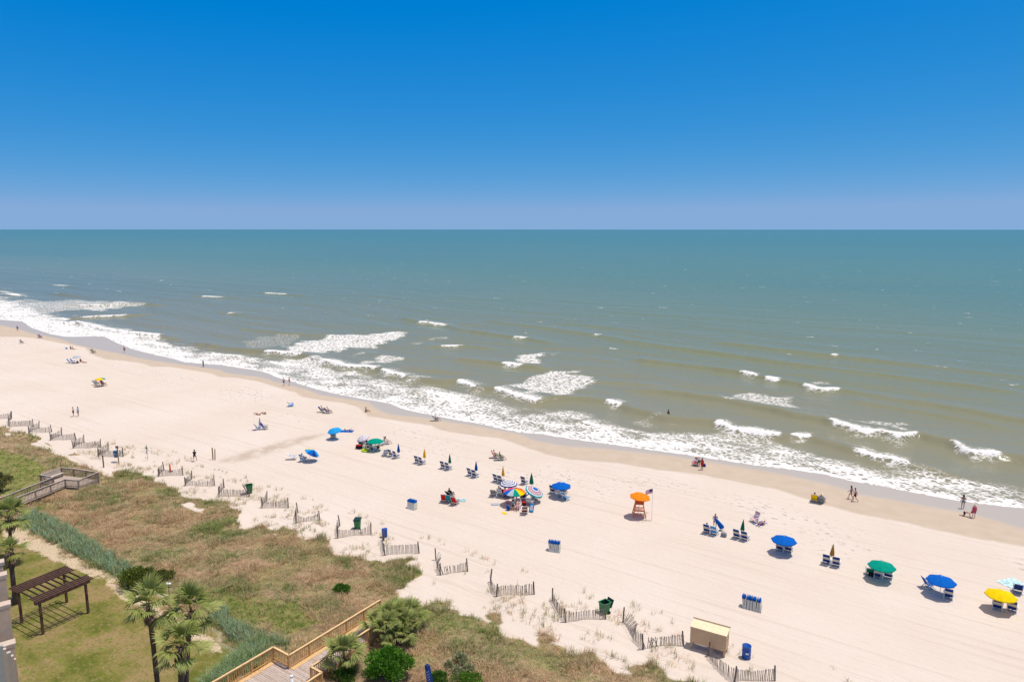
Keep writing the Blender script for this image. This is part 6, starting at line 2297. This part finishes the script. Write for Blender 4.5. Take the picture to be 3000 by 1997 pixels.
# --- fan palms
def frond_mesh(name, pet, fan, leaves, droop, col, seed, wid=.075, arc=2.9):
    r = np.random.default_rng(seed)
    V, F, C = [], [], []
    def quadstrip(pts, ws, side, c):
        o = len(V)
        for p, w in zip(pts, ws):
            V.append(tuple(p - side * w)); V.append(tuple(p + side * w))
            C.extend([c, c])
        for i in range(len(pts) - 1):
            F.append((o + 2 * i, o + 2 * i + 1, o + 2 * i + 3, o + 2 * i + 2))
    x1 = Vector((0, 1, 0))
    pts = [Vector((0, pet * t, pet * (.30 * t - .22 * t * t))) for t in (0, .35, .7, 1)]
    quadstrip(pts, [.028, .02, .016, .014], Vector((1, 0, 0)), (.20, .19, .05))
    quadstrip(pts, [.015, .012, .010, .010], Vector((0, 0, 1)), (.16, .16, .04))
    h0 = pts[-1]
    for i in range(leaves):
        a = (i / (leaves - 1) - .5) * arc
        L = fan * (1 - .22 * abs(a) / (arc / 2)) * r.uniform(.9, 1.08)
        d = Vector((math.sin(a), math.cos(a), .10 + .16 * math.cos(a)))
        d.normalize()
        side = Vector((math.cos(a), -math.sin(a), r.uniform(-.35, .35))).normalized()
        sag = droop * r.uniform(.6, 1.5)
        lp_ = [h0, h0 + d * L * .4 - Vector((0, 0, sag * .06)), h0 + d * L * .72 - Vector((0, 0, sag * .28)), h0 + d * L * .93 - Vector((0, 0, sag * .72))]
        c = np.array(col) * r.uniform(.75, 1.3)
        quadstrip(lp_, [.012, wid * .5, wid * .42, .006], side, tuple(c))
        tipc = (.36, .27, .14) if r.random() < .38 else tuple(c)
        for k in range(-2, 0):
            C[k] = tipc
    return np_mesh(name, np.array(V), np.array(F), LEAF_MAT, dict(tint=np.clip(np.array(C), 0, 1)))


FR = [frond_mesh('frond', .80, .95, 22, d, c, 40 + i) for i, (d, c) in enumerate([(.30, (.27, .31, .085)), (.50, (.21, .25, .06)), (.20, (.33, .35, .11)), (.65, (.24, .27, .075))])]
FR_DEAD = frond_mesh('dead_frond', .5, .75, 16, .9, (.20, .14, .10), 49)
FR_DRY = frond_mesh('frond', .75, .9, 22, .6, (.26, .25, .06), 50)
BARK = mat('palm_bark', (.115, .082, .062), rough=.95, var=.35, scale=7, bump=.8, stretch=(1, 1, 4))
BOOT = mat('palm_boots', (.10, .065, .05), rough=.95, var=.45, scale=9, bump=.6)


def palm(label, bpx, bpy_, cpx, cpy, fronds=22, size=1.0, seed=0, boots=1.1, dead=7, trunk_r=.17, yellow=False):
    """(cpx, cpy): where the crown's heart shows"""
    r = np.random.default_rng(seed)
    base = at(bpx, bpy_)
    # height from the crown pixel, assuming the trunk stands nearly upright
    vz = (998.5 - cpy) / FOC
    dy = math.cos(PITCH) + vz * math.sin(PITCH)
    dz = -math.sin(PITCH) + vz * math.cos(PITCH)
    t = base.y / dy
    hz = CAM_H + dz * t
    top = Vector(((cpx - 1500) / FOC * t, base.y, hz)) - base
    o = thing('palm_tree', label, 'palm tree', base, 0)
    k = 9
    pts = [Vector((top.x * s ** 1.3, top.y * s, top.z * s)) for s in np.linspace(0, 1, k)]
    pts[0].z -= .2
    rad = [trunk_r * (1.25 - .35 * min(1, i / 2.0)) * (1 + .06 * math.sin(i * 2.3)) for i in range(k)]
    tr = MB().path(pts, rad, 12).build('trunk', BARK, o, True)
    bt = MB()
    for i in range(46):
        u = 1 - r.random() ** .9 * boots / top.length
        c = Vector((top.x * u ** 1.3, top.y * u, top.z * u))
        az = r.uniform(0, 2 * math.pi)
        dr = Vector((math.cos(az), math.sin(az), 0))
        bt.beam(c + dr * trunk_r * .7, c + dr * (trunk_r + r.uniform(.10, .22)) + Vector((0, 0, r.uniform(-.15, .25))), .09, .03, up=(0, 0, 1))
    bt.build('boots', BOOT, tr)
    fronds = int(fronds * .78)
    for i in range(fronds):
        az = i * 2.399 + r.uniform(-.2, .2)
        el = 1.3 - 1.95 * (i / fronds) + r.uniform(-.2, .2)
        m = FR[i % len(FR)] if not (yellow and i > fronds * .6) else FR_DRY
        f = link('frond', m, o, top + Vector((0, 0, .05 - .012 * i)))
        f.rotation_euler = Euler((el, 0, az), 'XYZ')
        s = size * 1.18 * r.uniform(.88, 1.12)
        f.scale = (s, s, s)
    for i in range(dead):
        az = i * 2.399 + 1
        f = link('dead_frond', FR_DEAD, o, top * (1 - .25 / top.length * (1 + i % 3)))
        f.rotation_euler = Euler((-.75 - r.uniform(0, .45), 0, az), 'XYZ')
        f.scale = (size * .75,) * 3
    return o


palm('tall cabbage palm on the lawn beside the garden lamp', 470, 2085, 436, 1775, 22, 1.0, 1)
palm('cabbage palm with fullest crown behind the shorter palm', 546, 2040, 559, 1790, 24, 1.06, 2)
palm('shorter cabbage palm with ragged skirt in front of another', 533, 2130, 531, 1895, 20, .98, 3, trunk_r=.2)
palm('cabbage palm beside the old ramp', 36, 1645, 27, 1513, 22, 1.12, 4)
palm('small yellowing palm between the pergola and old ramp', 46, 1768, 29, 1618, 15, .82, 5, yellow=True, trunk_r=.2)
palm('cabbage palm partly out of view behind the ramp palm', -8, 1640, -14, 1520, 20, 1.05, 6)


def palmetto(label, px, py, spots, size, seed):
    r = np.random.default_rng(seed)
    base = at(px, py)
    o = thing('palmetto', label, 'palmetto', base, 0)
    for (dx, dy, h_, k) in spots:
        v = avec * dx + nvec * dy
        p0 = Vector((v.x, v.y, height(base.x + v.x, base.y + v.y) - base.z))
        MB().path([p0 - Vector((0, 0, .2)), p0 + Vector((.05, 0, h_ * .5)), p0 + Vector((0, .05, h_))], [.13, .12, .10], 8).build('trunk', BOOT, o, True)
        for i in range(k):
            f = link('frond', FR[(i + seed) % len(FR)], o, p0 + Vector((0, 0, h_)))
            f.rotation_euler = Euler((1.25 - 1.45 * (i / k) + r.uniform(-.15, .15), 0, i * 2.399 + r.uniform(-.2, .2)), 'XYZ')
            s = size * r.uniform(.85, 1.2)
            f.scale = (s, s, s)
        for i in range(4):
            f = link('dead_frond', FR_DEAD, o, p0 + Vector((0, 0, h_ * .8)))
            f.rotation_euler = Euler((-.9, 0, i * 1.7), 'XYZ')
            f.scale = (size * .8,) * 3
    return o


palmetto('dense palmetto clump beside the end of the boardwalk', 1150, 1870, [(-.9, 1.2, .9, 12), (.4, 1.6, 1.1, 13), (-.4, .2, 1.5, 15), (1.0, .5, 1.0, 13), (.2, -.9, 1.3, 14), (1.3, -.8, .7, 12), (-1.1, -.5, .8, 10)], .95, 71)
palmetto('single young palmetto leaning over the boardwalk railing', 1010, 1968, [(0, 0, 1.2, 15)], 1.15, 72)
